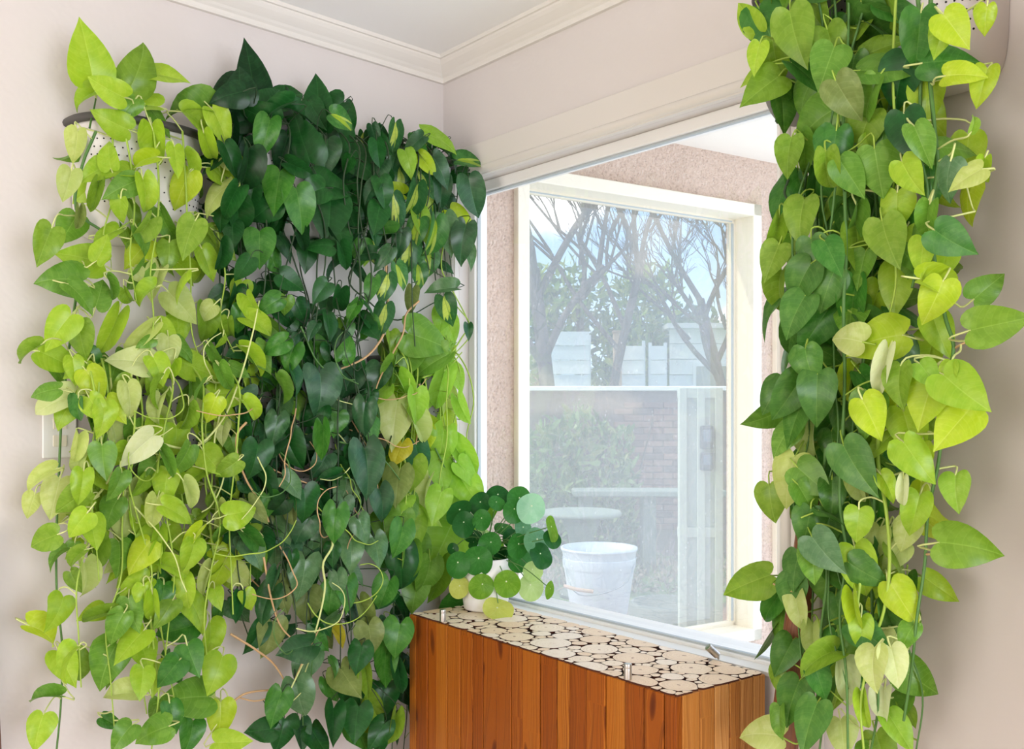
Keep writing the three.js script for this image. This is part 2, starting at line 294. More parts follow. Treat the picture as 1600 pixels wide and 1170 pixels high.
    for (let i = 0; i < p.count; i++) { const x = p.getX(i), z = p.getZ(i); uv.setXY(i, 0.5 + k * (x * cs - z * sn), 0.5 + k * (x * sn + z * cs)); }
    const s = part('log_slice', g, [pick(sliceMats), barkSide], cab); s.position.set(c.x, TOP - 0.0065 + rnd(-0.0004, 0.0004), -c.z);
  }
}
// steel stand-offs on the cabinet top
function standoff(px, py, label, tilt) {
  const d = 0.55 * FOCAL / (py - HORIZON), p = seenAt(px, py, d);
  const o = thing('standoff', label, 'standoff', 'steel stand-offs on the cabinet top'); o.position.copy(p); o.position.y = TOP;
  const prof = [[0, 0], [0.0075, 0], [0.0085, 0.001], [0.0085, 0.021], [0.0078, 0.022], [0.0078, 0.023], [0.0085, 0.024], [0.0085, 0.0315], [0.0075, 0.0325], [0, 0.0325]].map(([x, y]) => new THREE.Vector2(x, y));
  const b = part('barrel', new THREE.LatheGeometry(prof, 20), M.steel, o);
  if (tilt) { const screw = part('screw', new THREE.CylinderGeometry(0.0025, 0.0025, 0.01, 8), M.steel, o); screw.position.set(0.002, 0.005, 0); b.rotation.z = tilt; b.rotation.y = 0.3; b.position.set(0.0, 0.009, 0); }
}
standoff(692, 971, 'steel stand-off on the cabinet top beside the white plant pot', 0);
standoff(981, 1061, 'upright steel stand-off on the front edge near the plank corner', 0);
standoff(1121, 1030, 'tilted steel stand-off leaning beside the window sill', 0.85);

// tall brown pole that leans at the end of the cabinet
{
  const poleMat = std(0xffffff, 0.55, { map: grain('#7d4a2c', '#4d2a16', '#96603c', 0) });
  const lo = seenAt(1230, 1110, 1.88), hi = seenAt(1283, 665, 1.87);
  const dir = hi.clone().sub(lo).divideScalar(hi.y - lo.y), foot = lo.clone().addScaledVector(dir, -lo.y);
  const o = thing('wooden_pole', 'smooth brown wooden pole leaning behind the hanging plant by the cabinet end', 'pole'); o.position.copy(foot);
  const h = hi.y, prof = [[0, 0], [0.036, 0], [0.039, 0.004], [0.036, 0.3], [0.031, 0.65], [0.026, 0.9], [0.022, h - 0.02], [0.019, h - 0.004], [0, h]].map(([x, y]) => new THREE.Vector2(x, y));
  const g = new THREE.LatheGeometry(prof, 20);
  const uv = g.attributes.uv, p = g.attributes.position;
  for (let i = 0; i < p.count; i++) uv.setXY(i, uv.getX(i) * 1.5, p.getY(i) / 0.62);
  const m = part('shaft', g, poleMat, o); m.quaternion.setFromUnitVectors(UP, dir.clone().normalize()); m.position.y = 0.003;
  const cap = part('cap', new THREE.CylinderGeometry(0.0235, 0.0235, 0.012, 20), poleMat, o); cap.quaternion.copy(m.quaternion); cap.position.copy(dir).multiplyScalar(h - 0.05);
}
// brown board that stands against the wall at the edge of the view
{
  const p = seenOn(A, -6, 1100, 0.03), o = put(thing('wooden_board', 'narrow brown wooden board leaning on the wall beside the longest lime strand', 'board'), A, along(A, p), 0, 0.08);
  const m = part('plank', rbx(0.05, 1.16, 0.02, 0, 0.58, 0, 0.003), plankMats[0], o); m.rotation.set(-0.055, 0, 0.03); m.material = std(0x6e4c40, 0.7); m.position.y = 0.004;
  const n = part('edge_strip', rbx(0.012, 1.16, 0.024, -0.028, 0.58, 0, 0.003), std(0x573a30, 0.7), o); n.rotation.copy(m.rotation); n.position.y = 0.004;
}
// unseen tall shelf unit, placed only to darken the window wall beside it
{
  const o = put(thing('unseen_bookcase', 'tall brown shelf unit out of view, placed to shade the wall behind the hanging plants', 'unseen_bookcase'), B, 1.9, 0, 0.004), wood = std(0xa87646, 0.6), W = 1.1, H = 2.25, D = 0.22;
  for (const x of [0.012, W - 0.012]) part('side_panel', rbx(0.024, H, D, x, H / 2, D / 2, 0.003), wood, o);
  part('back_panel', bx(W - 0.05, H - 0.02, 0.008, W / 2, H / 2, 0.006), wood, o);
  for (const y of [0.06, 0.5, 0.94, 1.38, 1.82, H - 0.012]) part('shelf', rbx(W - 0.05, 0.024, D - 0.01, W / 2, y, D / 2, 0.003), wood, o);
}
// outlets and switch plates
function plate(f, px, py, w, h, label, name, kind) {
  const p = seenOn(f, px, py, 0), o = put(thing(name, label, kind), f, along(f, p), p.y, 0.0);
  part('cover', rbx(w, h, 0.006, 0, 0, 0.004, 0.003), M.white, o);
  if (name === 'wall_outlet') for (const y of [-0.02, 0.02]) { part('socket', rbx(0.03, 0.026, 0.003, 0, y, 0.0075, 0.001), M.cream, o); }
  else part('rocker', rbx(0.034, 0.066, 0.004, 0, 0, 0.008, 0.0015), M.cream, o);
}
plate(A, 92, 675, 0.075, 0.118, 'white wall outlet half covered by the lime green leaves', 'wall_outlet', 'outlet');
plate(B, 1384, 571, 0.09, 0.125, 'pale switch plate on the bare wall behind hanging leaves', 'switch_plate', 'switch');

// ------------------------------------------------------------------ garden beyond the outside window
const lawnTex = canvas(256, 256, (c, w, h) => { c.fillStyle = '#6f8a5a'; c.fillRect(0, 0, w, h); for (let i = 0; i < 5000; i++) { c.fillStyle = pick(['rgba(120,150,90,.5)', 'rgba(70,100,60,.5)', 'rgba(150,150,110,.4)', 'rgba(95,80,60,.35)']); c.fillRect(rnd(0, w), rnd(0, h), 1.5, rnd(2, 6)); } });
struct('ground', scaled(bx(70, 0.2, 60, 6, -0.1, -30.5), 3), std(0xffffff, 1, { map: lawnTex })).position.set(0, -0.32, -3.6);
const GY = -0.32;
{
  const paverTex = canvas(512, 512, (c, w, h) => { c.fillStyle = '#a58f86'; c.fillRect(0, 0, w, h); for (let i = 0; i < 4000; i++) { c.fillStyle = pick(['rgba(190,160,145,.4)', 'rgba(130,110,105,.35)', 'rgba(205,190,185,.35)']); c.fillRect(rnd(0, w), rnd(0, h), rnd(1, 6), rnd(1, 4)); } });
  const base = struct('patio', scaled(bx(7, 0.05, 4.4, 1.6, GY + 0.005, -6.35), 1.3), std(0x6d5f58, 1));
  const pm = [0xffffff, 0xe3d6d0, 0xf6e4da].map((c) => std(c, 0.9, { map: paverTex })), g = scaled(rbx(0.29, 0.04, 0.29, 0, 0, 0, 0.006, 1), 0.9);
  for (let i = 0; i < 14; i++) for (let j = 0; j < 13; j++) { const q = part('paver', g, pick(pm), base); q.position.set(-0.9 + i * 0.3, GY + 0.03 + rnd(-0.003, 0.003), -4.5 - j * 0.3); }
}
const leafCard = (() => { const s = new THREE.Shape(); s.moveTo(0, 0); s.quadraticCurveTo(0.35, 0.4, 0, 1); s.quadraticCurveTo(-0.35, 0.4, 0, 0); const g = new THREE.ShapeGeometry(s, 3); const p = g.attributes.position; for (let i = 0; i < p.count; i++) p.setZ(i, Math.abs(p.getX(i)) * 0.4 - p.getY(i) ** 2 * 0.25); g.computeVertexNormals(); return g; })();
function foliage(parent, n, spot, size, colors, name = 'foliage') {
  const m = new THREE.InstancedMesh(leafCard, new THREE.MeshPhysicalMaterial({ color: 0xffffff, roughness: 1, transmission: 0.3, thickness: 0 }), n), q = new THREE.Object3D(), c = new THREE.Color();
  for (let i = 0; i < n; i++) { q.position.copy(spot()); q.rotation.set(rnd(-1.5, 1.5), rnd(0, 6.3), rnd(-1.5, 1.5)); q.scale.setScalar(size * rnd(0.6, 1.3)); q.updateMatrix(); m.setMatrixAt(i, q.matrix); m.setColorAt(i, c.set(pick(colors))); }
  m.name = name; m.userData.kind = 'stuff'; shade(m); parent.add(m); return m;
}
const inBall = (x, y, z, rx, ry, rz) => { for (;;) { const a = rnd(-1, 1), b = rnd(-1, 1), c = rnd(-1, 1), r = a * a + b * b + c * c; if (r < 1 && r > 0.15) return V(x + a * rx, y + b * ry, z + c * rz); } };
const bark = std(0xffffff, 0.95, { map: canvas(64, 128, (c, w, h) => { c.fillStyle = '#57504d'; c.fillRect(0, 0, w, h); for (let i = 0; i < 260; i++) { c.fillStyle = pick(['rgba(60,52,50,.5)', 'rgba(140,132,126,.4)']); c.fillRect(rnd(0, w), rnd(0, h), rnd(1, 4), rnd(5, 24)); } }) });
function branches(list, p, dir, len, r, depth) {
  const q = p.clone().addScaledVector(dir, len), mid = p.clone().lerp(q, 0.5).add(V(rnd(-0.08, 0.08), rnd(-0.04, 0.08), rnd(-0.08, 0.08)).multiplyScalar(len));
  list.push(tube([p, mid, q], r, depth > 2 ? 5 : 3, depth > 2 ? 6 : 3, r * 0.62));
  if (depth <= 0) return;
  for (let i = 0, n = depth > 2 ? 3 : 3; i < n; i++) { const d = dir.clone().add(V(rnd(-0.75, 0.75), rnd(-0.25, 0.6), rnd(-0.6, 0.6))).normalize(); branches(list, p.clone().lerp(q, rnd(0.5, 1)), d, len * rnd(0.6, 0.82), r * 0.6, depth - 1); }
}
function bareTree(px, depth, label, h, lean, r = 0.13, levels = 6) {
  const base = seenAt(px, HORIZON, depth).setY(GY), t = thing('bare_tree', label, 'tree', 'bare trees in the garden'); t.position.copy(base);
  const top = V(lean * h, h, 0);
  part('trunk', tube([V(0, -0.05, 0), V(lean * h * 0.3, h * 0.5, 0.05), top], r * 1.25, 10, 9, r * 0.8), bark, t);
  const list = []; const dir = top.clone().normalize();
  for (let i = 0; i < 5; i++) branches(list, V(lean * h * 0.3, h * 0.5, 0.05).lerp(top, rnd(0.2, 1)), dir.clone().add(V(rnd(-1, 1), rnd(-0.1, 0.7), rnd(-0.8, 0.8))).normalize(), h * rnd(0.32, 0.5), r * 0.62, levels - 1);
  part('branch', merge(list), bark, t, 'stuff');
}
function evergreen(px, depth, label, h, w, colors, n) {
  const base = seenAt(px, HORIZON, depth).setY(GY), t = thing('leafy_tree', label, 'tree', 'leafy trees behind the white fence'); t.position.copy(base);
  part('trunk', tube([V(0, -0.05, 0), V(0.06, h * 0.4, 0), V(0, h * 0.8, 0)], 0.16, 8, 8, 0.06), bark, t);
  const blobs = Array.from({ length: 16 }, () => [rnd(-w, w) * 0.7, h * rnd(0.25, 0.92), rnd(-w, w) * 0.5, w * rnd(0.3, 0.5)]);
  foliage(t, n, () => { const b = pick(blobs); return inBall(b[0], b[1], b[2], b[3], b[3] * 0.8, b[3]); }, 0.26, colors);
}
evergreen(905, 17, 'broad yellow-green tree beyond the fence with a thick leafy crown', 4.6, 1.7, ['#5f8a32', '#86a63c', '#3f6a30', '#9cb04a'], 3600);
evergreen(985, 19, 'dark evergreen tree in the middle of the garden view', 4.3, 1.7, ['#2f5a3c', '#3e6e48', '#245034', '#55825a'], 3600);
evergreen(838, 21, 'pale yellowish tree beyond the fence at the frame edge', 3.4, 1.0, ['#a6a36c', '#8d9460', '#b7ae7e'], 900);
bareTree(868, 12.5, 'bare tree with a thick trunk whose limbs spread over the yellowish tree', 3.6, -0.08, 0.1);
bareTree(935, 13.5, 'slim bare tree in front of the green trees', 4.0, 0.16, 0.065);
bareTree(1040, 12.2, 'bare tree leaning over the white shed', 2.3, 0.5, 0.07, 6);
bareTree(1150, 15, 'bare tree with a fan of fine twigs beside the white shed', 3.5, -0.16, 0.08, 6);
const siding = [0xdfeaf2, 0xd4e2ee, 0xe8f0f5].map((c) => std(c, 0.6));
function boards(parent, x0, x1, y0, y1, z, step) { const g = new THREE.BoxGeometry(x1 - x0, step * 0.97, 0.03); for (let y = y0; y < y1 - step * 0.4; y += step) { const b = part('siding_board', g, pick(siding), parent); b.position.set((x0 + x1) / 2, y + step / 2, z); b.rotation.x = -0.09; } }
{
  const D = 15.5, X = (px) => (px - 800) / FOCAL * D, Y = (py) => EYE + (HORIZON - py) / FOCAL * D - GY;
  const fence = thing('board_fence', 'white board fence whose wide panels stand between dark gaps', 'fence'); fence.position.set(0, GY, -D);
  for (const [a, b, t] of [[864, 921, 524], [971, 1006, 533], [1016, 1040, 536]]) { boards(fence, X(a), X(b), 0.02, Y(t), 0, 0.232); for (const e of [a, b]) { const p = part('post', bx(0.05, Y(t) + 0.02, 0.05, 0, Y(t) / 2, -0.03), siding[1], fence); p.position.x = X(e); } }
  const post = thing('gate_post', 'brown timber post standing between two white fence panels', 'post'); post.position.set(X(963), GY, -D + 0.15);
  part('shaft', rbx(0.13, Y(521), 0.13, 0, Y(521) / 2, 0, 0.01), std(0xb39a80, 0.9), post); part('cap', rbx(0.16, 0.04, 0.16, 0, Y(521) + 0.01, 0, 0.01), std(0xa08870, 0.9), post);
  const shed = thing('white_shed', 'white shed with lapped siding and a greyish window beyond the bare tree', 'shed'); shed.position.set(0, GY, -D - 0.6);
  const S = (D + 0.6) / D; boards(shed, X(1046) * S, X(1152) * S, 0.02, 3.1, 0, 0.26);
  part('window_frame', bx(0.66, 0.5, 0.04, X(1104) * S + 0.1, 2.3, 0.03), siding[0], shed);
  part('window_glass', bx(0.56, 0.4, 0.02, X(1104) * S + 0.1, 2.3, 0.055), std(0x8f9a94, 0.2), shed);
  const rf = part('roof', bx((X(1160) - X(1040)) * S, 0.08, 1.6, (X(1046) + X(1152)) / 2 * S, 3.16, -0.5), std(0xcfd8dd, 0.8), shed);
}
{ // brick retaining wall with its pale coping
  const D = 11.5, X = (px) => (px - 800) / FOCAL * D, top = EYE + (HORIZON - 611) / FOCAL * D - GY;
  const w = thing('brick_wall', 'weathered red brick wall with a white stone coping behind the ivy', 'wall'); w.position.set(0, GY, -D);
  const a = X(800), b = X(1160);
  part('wall_core', bx(b - a, top, 0.2, (a + b) / 2, top / 2, -0.14), std(0x7b6a68, 1), w);
  const cop = part('coping', rbx(b - a + 0.1, 0.06, 0.34, (a + b) / 2, top + 0.03, -0.1, 0.015), std(0xe6e8e8, 0.6), w);
  const bm = ['#8a6a62', '#7d5f5a', '#96766c', '#6f5a58'].map((c) => std(c, 0.95)), g = rbx(0.225, 0.066, 0.06, 0, 0, 0, 0.006, 1), s = X(960), e = X(1075);
  for (let j = 0; j < 20; j++) for (let x = s + (j % 2 ? 0.12 : 0); x < e; x += 0.237) { const q = part('brick', g, pick(bm), w); q.position.set(x + 0.11, 0.32 + j * 0.077 + 0.03, -0.045 + rnd(-0.006, 0.006)); }
  const ivy = thing('ivy_bank', 'grey-green ivy and long grass covering the lower brick wall', 'shrub'); ivy.position.set(X(900), GY, -D + 0.5);
  part('stems', merge(Array.from({ length: 24 }, () => { const x = rnd(-0.8, 0.7); return tube([V(x, 0, 0), V(x + rnd(-0.1, 0.1), 0.6, 0.05), V(x + rnd(-0.2, 0.2), rnd(0.9, 1.7), -0.2)], 0.01, 6, 4); })), bark, ivy);
  foliage(ivy, 2600, () => { const x = rnd(-0.95, 0.62), y = Math.pow(rng(), 1.2) * (1.75 - 0.5 * Math.abs(x)); return V(x, y, 0.35 - y * 0.3 + rnd(-0.12, 0.12)); }, 0.16, ['#7fa05c', '#5f8a48', '#93b070', '#46703c', '#8f9a5c'], 'leaves');
  const bed = thing('leaf_litter', 'strip of dry brown leaves and grass under the brick wall', 'leaves'); bed.position.set(X(1000), GY, -D + 1.6); bed.userData.kind = 'stuff'; delete bed.userData.category;
  foliage(bed, 1500, () => V(rnd(-1.6, 1.3), rnd(0.01, 0.1), rnd(-0.9, 0.9)), 0.12, ['#9a8a78', '#7a6a5c', '#8f9a72', '#b5a590'], 'dry_leaves');
}
{ // long stone bench, round table, pot, basin
  const D = 8.6, X = (px, d = D) => (px - 800) / FOCAL * d, stone = std(0x6e7871, 0.85, { bumpMap: plasterBump, bumpScale: 0.004 }), pale = std(0x87938a, 0.7, { bumpMap: plasterBump, bumpScale: 0.003 });
  const bench = thing('stone_bench', 'long low stone bench behind the round garden table', 'bench'); bench.position.set(0, GY, -10.3);
  const by = EYE - (769 - HORIZON) / FOCAL * 10.3 - GY;
  part('seat', rbx(X(1130, 10.3) - X(895, 10.3), 0.07, 0.42, X(1012, 10.3), by, 0, 0.02), pale, bench);
  for (const px of [915, 1012, 1112]) part('support', rbx(0.14, by - 0.03, 0.3, X(px, 10.3), (by - 0.03) / 2, 0, 0.015), stone, bench);
  const t = thing('garden_table', 'round pale stone garden table on a thick pedestal', 'table'); const td = 9.0, ty = EYE - (803 - HORIZON) / FOCAL * td - GY; t.position.set(X(908, td), GY, -td);
  part('tabletop', new THREE.LatheGeometry([[0, -0.02], [0.34, -0.02], [0.375, -0.01], [0.38, 0.01], [0.37, 0.03], [0, 0.034]].map(([x, y]) => new THREE.Vector2(x, ty + y)), 36), pale, t);
  part('pedestal', new THREE.LatheGeometry([[0, 0], [0.2, 0], [0.2, 0.05], [0.13, 0.1], [0.09, 0.25], [0.12, ty * 0.75], [0.2, ty - 0.03], [0, ty - 0.02]].map(([x, y]) => new THREE.Vector2(x, y)), 24), stone, t);
  const p = thing('garden_pot', 'large white tapered pot with a banded rim on the paving', 'pot'); const pd = 8.0; p.scale.setScalar(1.3); p.position.set(X(936, pd), GY + 0.045, -pd);
  const ph = 0.43, wm = std(0xc9d5e2, 0.4);
  part('body', new THREE.LatheGeometry([[0, 0], [0.17, 0], [0.18, 0.01], [0.225, ph - 0.13], [0.232, ph - 0.125], [0.236, ph - 0.07], [0.231, ph - 0.065]].map(([x, y]) => new THREE.Vector2(x, y)), 36), wm, p);
  part('rim', new THREE.LatheGeometry([[0.231, ph - 0.066], [0.238, ph - 0.02], [0.246, ph - 0.015], [0.246, ph], [0.225, ph], [0.215, ph - 0.08], [0, ph - 0.08]].map(([x, y]) => new THREE.Vector2(x, y)), 36), wm, p);
  part('handle', tube([V(0.236, ph - 0.06, 0.03), V(0.12, ph - 0.2, 0.27), V(-0.15, ph - 0.26, 0.24), V(-0.235, ph - 0.06, 0.02)], 0.004, 20, 5), std(0x9aa6ae, 0.5, { metalness: 0.6 }), p);
  part('grip', tube([V(-0.235, ph - 0.21, 0.22), V(-0.16, ph - 0.225, 0.26), V(-0.06, ph - 0.235, 0.275)], 0.012, 8, 8), std(0xc3a38f, 0.6), p);
  for (const [px, d, r, hh, label] of [[1046, 7.2, 0.3, 0.26, 'round stone basin with a raised lip beside the white pot']]) {
    const b = thing('stone_basin', label, 'basin'); b.position.set(X(px, d), GY + 0.045, -d);
    part('bowl', new THREE.LatheGeometry([[0, 0], [r * 0.93, 0], [r * 1.03, 0.05], [r * 1.05, hh * 0.55], [r, hh - 0.02], [r * 0.97, hh], [r * 0.86, hh], [r * 0.82, hh * 0.7], [0, hh * 0.66]].map(([x, y]) => new THREE.Vector2(x, y)), 36), stone, b);
    part('lip', new THREE.TorusGeometry(r * 0.98, 0.018, 8, 40).rotateX(Math.PI / 2).translate(0, hh * 0.62, 0), pale, b);
  }
}
{ // white side door of the far porch, with two black lanterns
  const D = 5.6, X = (px) => (px - 800) / FOCAL * D, Y = (py) => EYE + (HORIZON - py) / FOCAL * D - GY;
  const d = thing('porch_screen', 'pale greenish white porch door panel carrying two small black lanterns', 'door panel'); d.position.set(0, GY, -D);
  const m = std(0xb5c0b4, 0.6), x0 = X(1059), x1 = X(1128), h = Y(606);
  part('panel', rbx(x1 - x0 - 0.05, h - 0.05, 0.03, (x0 + x1) / 2, h / 2, 0, 0.004), std(0xa4afa6, 0.6), d);
  for (const x of [x0 + 0.025, x0 + 0.13, x1 - 0.025]) part('stile', rbx(0.045, h, 0.06, x, h / 2, 0.01, 0.005), m, d);
  for (const y of [0.06, h * 0.55, h - 0.03]) part('rail', rbx(x1 - x0, 0.06, 0.055, (x0 + x1) / 2, y, 0.005, 0.005), m, d);
  for (const [py, hh, label] of [[683, 0.135, 'taller black lantern fixed to the pale porch door panel'], [720, 0.105, 'shorter black lantern below the taller one on the porch panel']]) {
    const l = thing('wall_lantern', label, 'lantern'); l.position.set(X(1101), GY + Y(py), -D + 0.06);
    part('case', rbx(0.072, hh, 0.06, 0, 0, 0, 0.012), std(0x2c3440, 0.4), l);
    part('lens', rbx(0.05, hh * 0.55, 0.012, 0, hh * 0.08, 0.028, 0.006), std(0x55667a, 0.15), l);
    part('bracket', bx(0.03, 0.03, 0.06, 0, -hh * 0.2, -0.03), std(0x2c3440, 0.4), l);
  }
}

// ------------------------------------------------------------------ leaves
const OUTLINES = {
  pothos: [[0, 0], [0.09, -0.09], [0.22, -0.12], [0.34, -0.05], [0.41, 0.11], [0.40, 0.30], [0.32, 0.53], [0.20, 0.74], [0.08, 0.90], [0, 1.03]],
  heart: [[0, 0], [0.11, -0.13], [0.26, -0.17], [0.40, -0.08], [0.465, 0.10], [0.44, 0.32], [0.33, 0.55], [0.18, 0.75], [0.07, 0.88], [0, 1.0]],
  slim: [[0, 0], [0.08, -0.10], [0.19, -0.13], [0.29, -0.05], [0.345, 0.12], [0.34, 0.33], [0.27, 0.56], [0.16, 0.77], [0.06, 0.92], [0, 1.05]],
};
function leafGeometry(outline, o) {
  const N = 13, J = 3, curve = new THREE.CatmullRomCurve3(outline.map(([x, y]) => V(x, y, 0)), false, 'centripetal'), tip = outline.at(-1)[1];
  const pos = [], uv = [], idx = [];
  for (const s of [-1, 1]) {
    const at = pos.length / 3, wide = 1 + s * o.lop;
    for (let i = 0; i <= N; i++) {
      const e = curve.getPoint(i / N), my = Math.pow(i / N, 1.15) * tip;
      for (let j = 0; j <= J; j++) {
        const t = j / J, x0 = e.x * t * s * wide, y0 = my + (e.y - my) * t;
        uv.push(0.5 + x0, (y0 + 0.2) / 1.3);
        const ax = Math.abs(x0), f = o.fold * (1 - 0.35 * y0);
        let x = x0 * Math.cos(f), z = ax * Math.sin(f) - o.cup * x0 * x0 * 2 + o.wave * Math.sin(7 * y0 + o.phase + s) * (ax / 0.45) ** 2 + (y0 < 0 ? y0 * y0 * o.lobe * 4 : 0);
        const tw = o.twist * y0, cx = x * Math.cos(tw) - z * Math.sin(tw), cz = x * Math.sin(tw) + z * Math.cos(tw);
        const k = o.curl, b = k * y0; let y = Math.abs(k) > 0.01 ? Math.sin(b) / k : y0, zz = Math.abs(k) > 0.01 ? -(1 - Math.cos(b)) / k : 0;
        pos.push(cx + o.side * y0 * y0, y + cz * Math.sin(b), zz + cz * Math.cos(b));
      }
    }
    for (let i = 0; i < N; i++) for (let j = 0; j < J; j++) { const a = at + i * (J + 1) + j, b = a + 1, c = a + J + 1, d = c + 1; idx.push(...(s > 0 ? [a, b, d, a, d, c] : [a, d, b, a, c, d])); }
  }
  const g = new THREE.BufferGeometry();
  g.setAttribute('position', new THREE.Float32BufferAttribute(pos, 3)); g.setAttribute('uv', new THREE.Float32BufferAttribute(uv, 2)); g.setIndex(idx); g.computeVertexNormals();
  return g;
}
const SHAPES = {};
for (const k of ['pothos', 'heart', 'slim']) {
  const plain = [], bent = [];
  for (let i = 0; i < 8; i++) plain.push(leafGeometry(OUTLINES[k], { lop: rnd(-0.08, 0.08), fold: rnd(0.15, 0.62), cup: rnd(0, 0.45), wave: rnd(0.01, 0.06), phase: rnd(0, 6), lobe: rnd(-1, 1.5), twist: rnd(-0.4, 0.4), curl: rnd(0.15, 1.05), side: rnd(-0.14, 0.14) }));
  for (let i = 0; i < 5; i++) bent.push(leafGeometry(OUTLINES[k], { lop: rnd(-0.1, 0.1), fold: rnd(0.7, 1.15), cup: rnd(-0.1, 0.2), wave: rnd(0.02, 0.06), phase: rnd(0, 6), lobe: rnd(-1, 1.5), twist: rnd(-0.7, 0.7), curl: rnd(0.8, 1.6), side: rnd(-0.2, 0.2) }));
  SHAPES[k] = { plain, bent };
}
function leafTexture(base, vein, spot, style) {
  return canvas(128, 168, (c, w, h) => {
    const Y = (y) => h * (1 - (y + 0.2) / 1.3), X = (x) => w * (0.5 + x);
    c.fillStyle = base; c.fillRect(0, 0, w, h);
    for (let i = 0; i < 140; i++) { c.globalAlpha = rnd(0.05, 0.24); c.fillStyle = rng() < 0.6 ? spot : vein; c.beginPath(); c.ellipse(rnd(0, w), rnd(0, h), rnd(2, 14), rnd(3, 20), rnd(-0.6, 0.6), 0, 7); c.fill(); }
    if (style === 'brasil') {
      const streak = (x0, y0, x1, y1, wd) => { c.globalAlpha = rnd(0.8, 1); c.fillStyle = pick(['#b7cf4a', '#a9c63a', '#c7d766']); c.beginPath(); c.moveTo(X(x0), Y(y0)); c.quadraticCurveTo(X((x0 + x1) / 2 + wd), Y((y0 + y1) / 2), X(x1), Y(y1)); c.quadraticCurveTo(X((x0 + x1) / 2 - wd), Y((y0 + y1) / 2), X(x0), Y(y0)); c.fill(); };
      for (let i = 0; i < 6; i++) streak(rnd(-0.04, 0.04), rnd(-0.05, 0.1), rnd(-0.16, 0.22), rnd(0.5, 1), rnd(0.06, 0.2));
    }
    c.strokeStyle = vein;
    for (const s of [-1, 1]) for (let y = -0.02; y < 0.85; y += 0.12) { c.globalAlpha = 0.28; c.lineWidth = 1.3; c.beginPath(); c.moveTo(X(0), Y(y)); c.quadraticCurveTo(X(s * 0.22), Y(y + 0.02), X(s * 0.42), Y(y + 0.26)); c.stroke(); }
    c.globalAlpha = 0.6; c.lineWidth = 2.2; c.beginPath(); c.moveTo(X(0), Y(-0.05)); c.lineTo(X(0), Y(1)); c.stroke(); c.globalAlpha = 1;
  });
}
const veinBump = canvas(128, 168, (c, w, h) => {
  const Y = (y) => h * (1 - (y + 0.2) / 1.3), X = (x) => w * (0.5 + x);
  c.fillStyle = '#909090'; c.fillRect(0, 0, w, h);
  c.filter = 'blur(2px)'; c.strokeStyle = '#404040';
  for (const s of [-1, 1]) for (let y = -0.05; y < 0.9; y += 0.13) { c.lineWidth = 5; c.globalAlpha = 0.5; c.beginPath(); c.moveTo(X(0), Y(y)); c.quadraticCurveTo(X(s * 0.22), Y(y + 0.02), X(s * 0.44), Y(y + 0.28)); c.stroke(); }
  c.globalAlpha = 0.9; c.lineWidth = 6; c.beginPath(); c.moveTo(X(0), Y(-0.1)); c.lineTo(X(0), Y(1)); c.stroke();
});
veinBump.colorSpace = THREE.NoColorSpace;
const leafMat = (base, vein, spot, through, coat = 0.35, style) => new THREE.MeshPhysicalMaterial({ map: leafTexture(base, vein, spot, style), roughness: 1, specularIntensity: 0.2, transmission: through, thickness: 0, clearcoat: Math.min(1, coat * 1.7), clearcoatRoughness: 0.27, bumpMap: veinBump, bumpScale: 0.0022 });
const TONES = {
  n: ['#a6c932', '#c3de62', '#8cba22', 0.32], y: ['#c0d92e', '#d9ea76', '#aacb20', 0.36], p: ['#cddb86', '#e2ebb0', '#bccd6c', 0.4, 0.15], w: ['#dfe8b4', '#eef3d2', '#d0dd98', 0.35, 0.15],
  o: ['#7fa52b', '#a4c356', '#6a9222', 0.3], m: ['#6c9c33', '#98bd5e', '#558724', 0.28], g: ['#3d7c27', '#6ea24d', '#2d681d', 0.24], h: ['#47792a', '#76a04d', '#35641d', 0.24], d: ['#1a5620', '#3c793c', '#104316', 0.2, 0.3],
  k: ['#103b1a', '#2a5d2e', '#0a2c12', 0.16, 0.28], s: ['#55804f', '#86aa7c', '#456d40', 0.24, 0.5], b: ['#2a5a33', '#568457', '#1e4726', 0.2, 0.5], l: ['#a6d648', '#c8e880', '#90c838', 0.52], v: ['#2c6433', '#5c9150', '#22552a', 0.3, 0.35, 'brasil'], q: ['#3d7a35', '#79aa5b', '#2c662b', 0.3, 0.35, 'brasil'], e: ['#7d8f4c', '#a0ae70', '#6a7c3e', 0.3, 0.2], a: ['#cfc42f', '#e2da68', '#b8ab22', 0.4],
};
const LEAF = Object.fromEntries(Object.entries(TONES).map(([k, a]) => {
  const m = leafMat(...a); return [k, [[1, 1, 1], [0.8, 0.86, 0.74], [0.92, 0.95, 0.88], [0.97, 1, 0.8]].map((c) => { const q = m.clone(); q.color.setRGB(...c); return q; })];
}));
const VINE = { lime: std(0x9dbb45, 0.55), green: std(0x4f7a37, 0.55), dark: std(0x2c4424, 0.6), tan: std(0xc4a072, 0.65), pale: std(0xcfd98c, 0.55) };

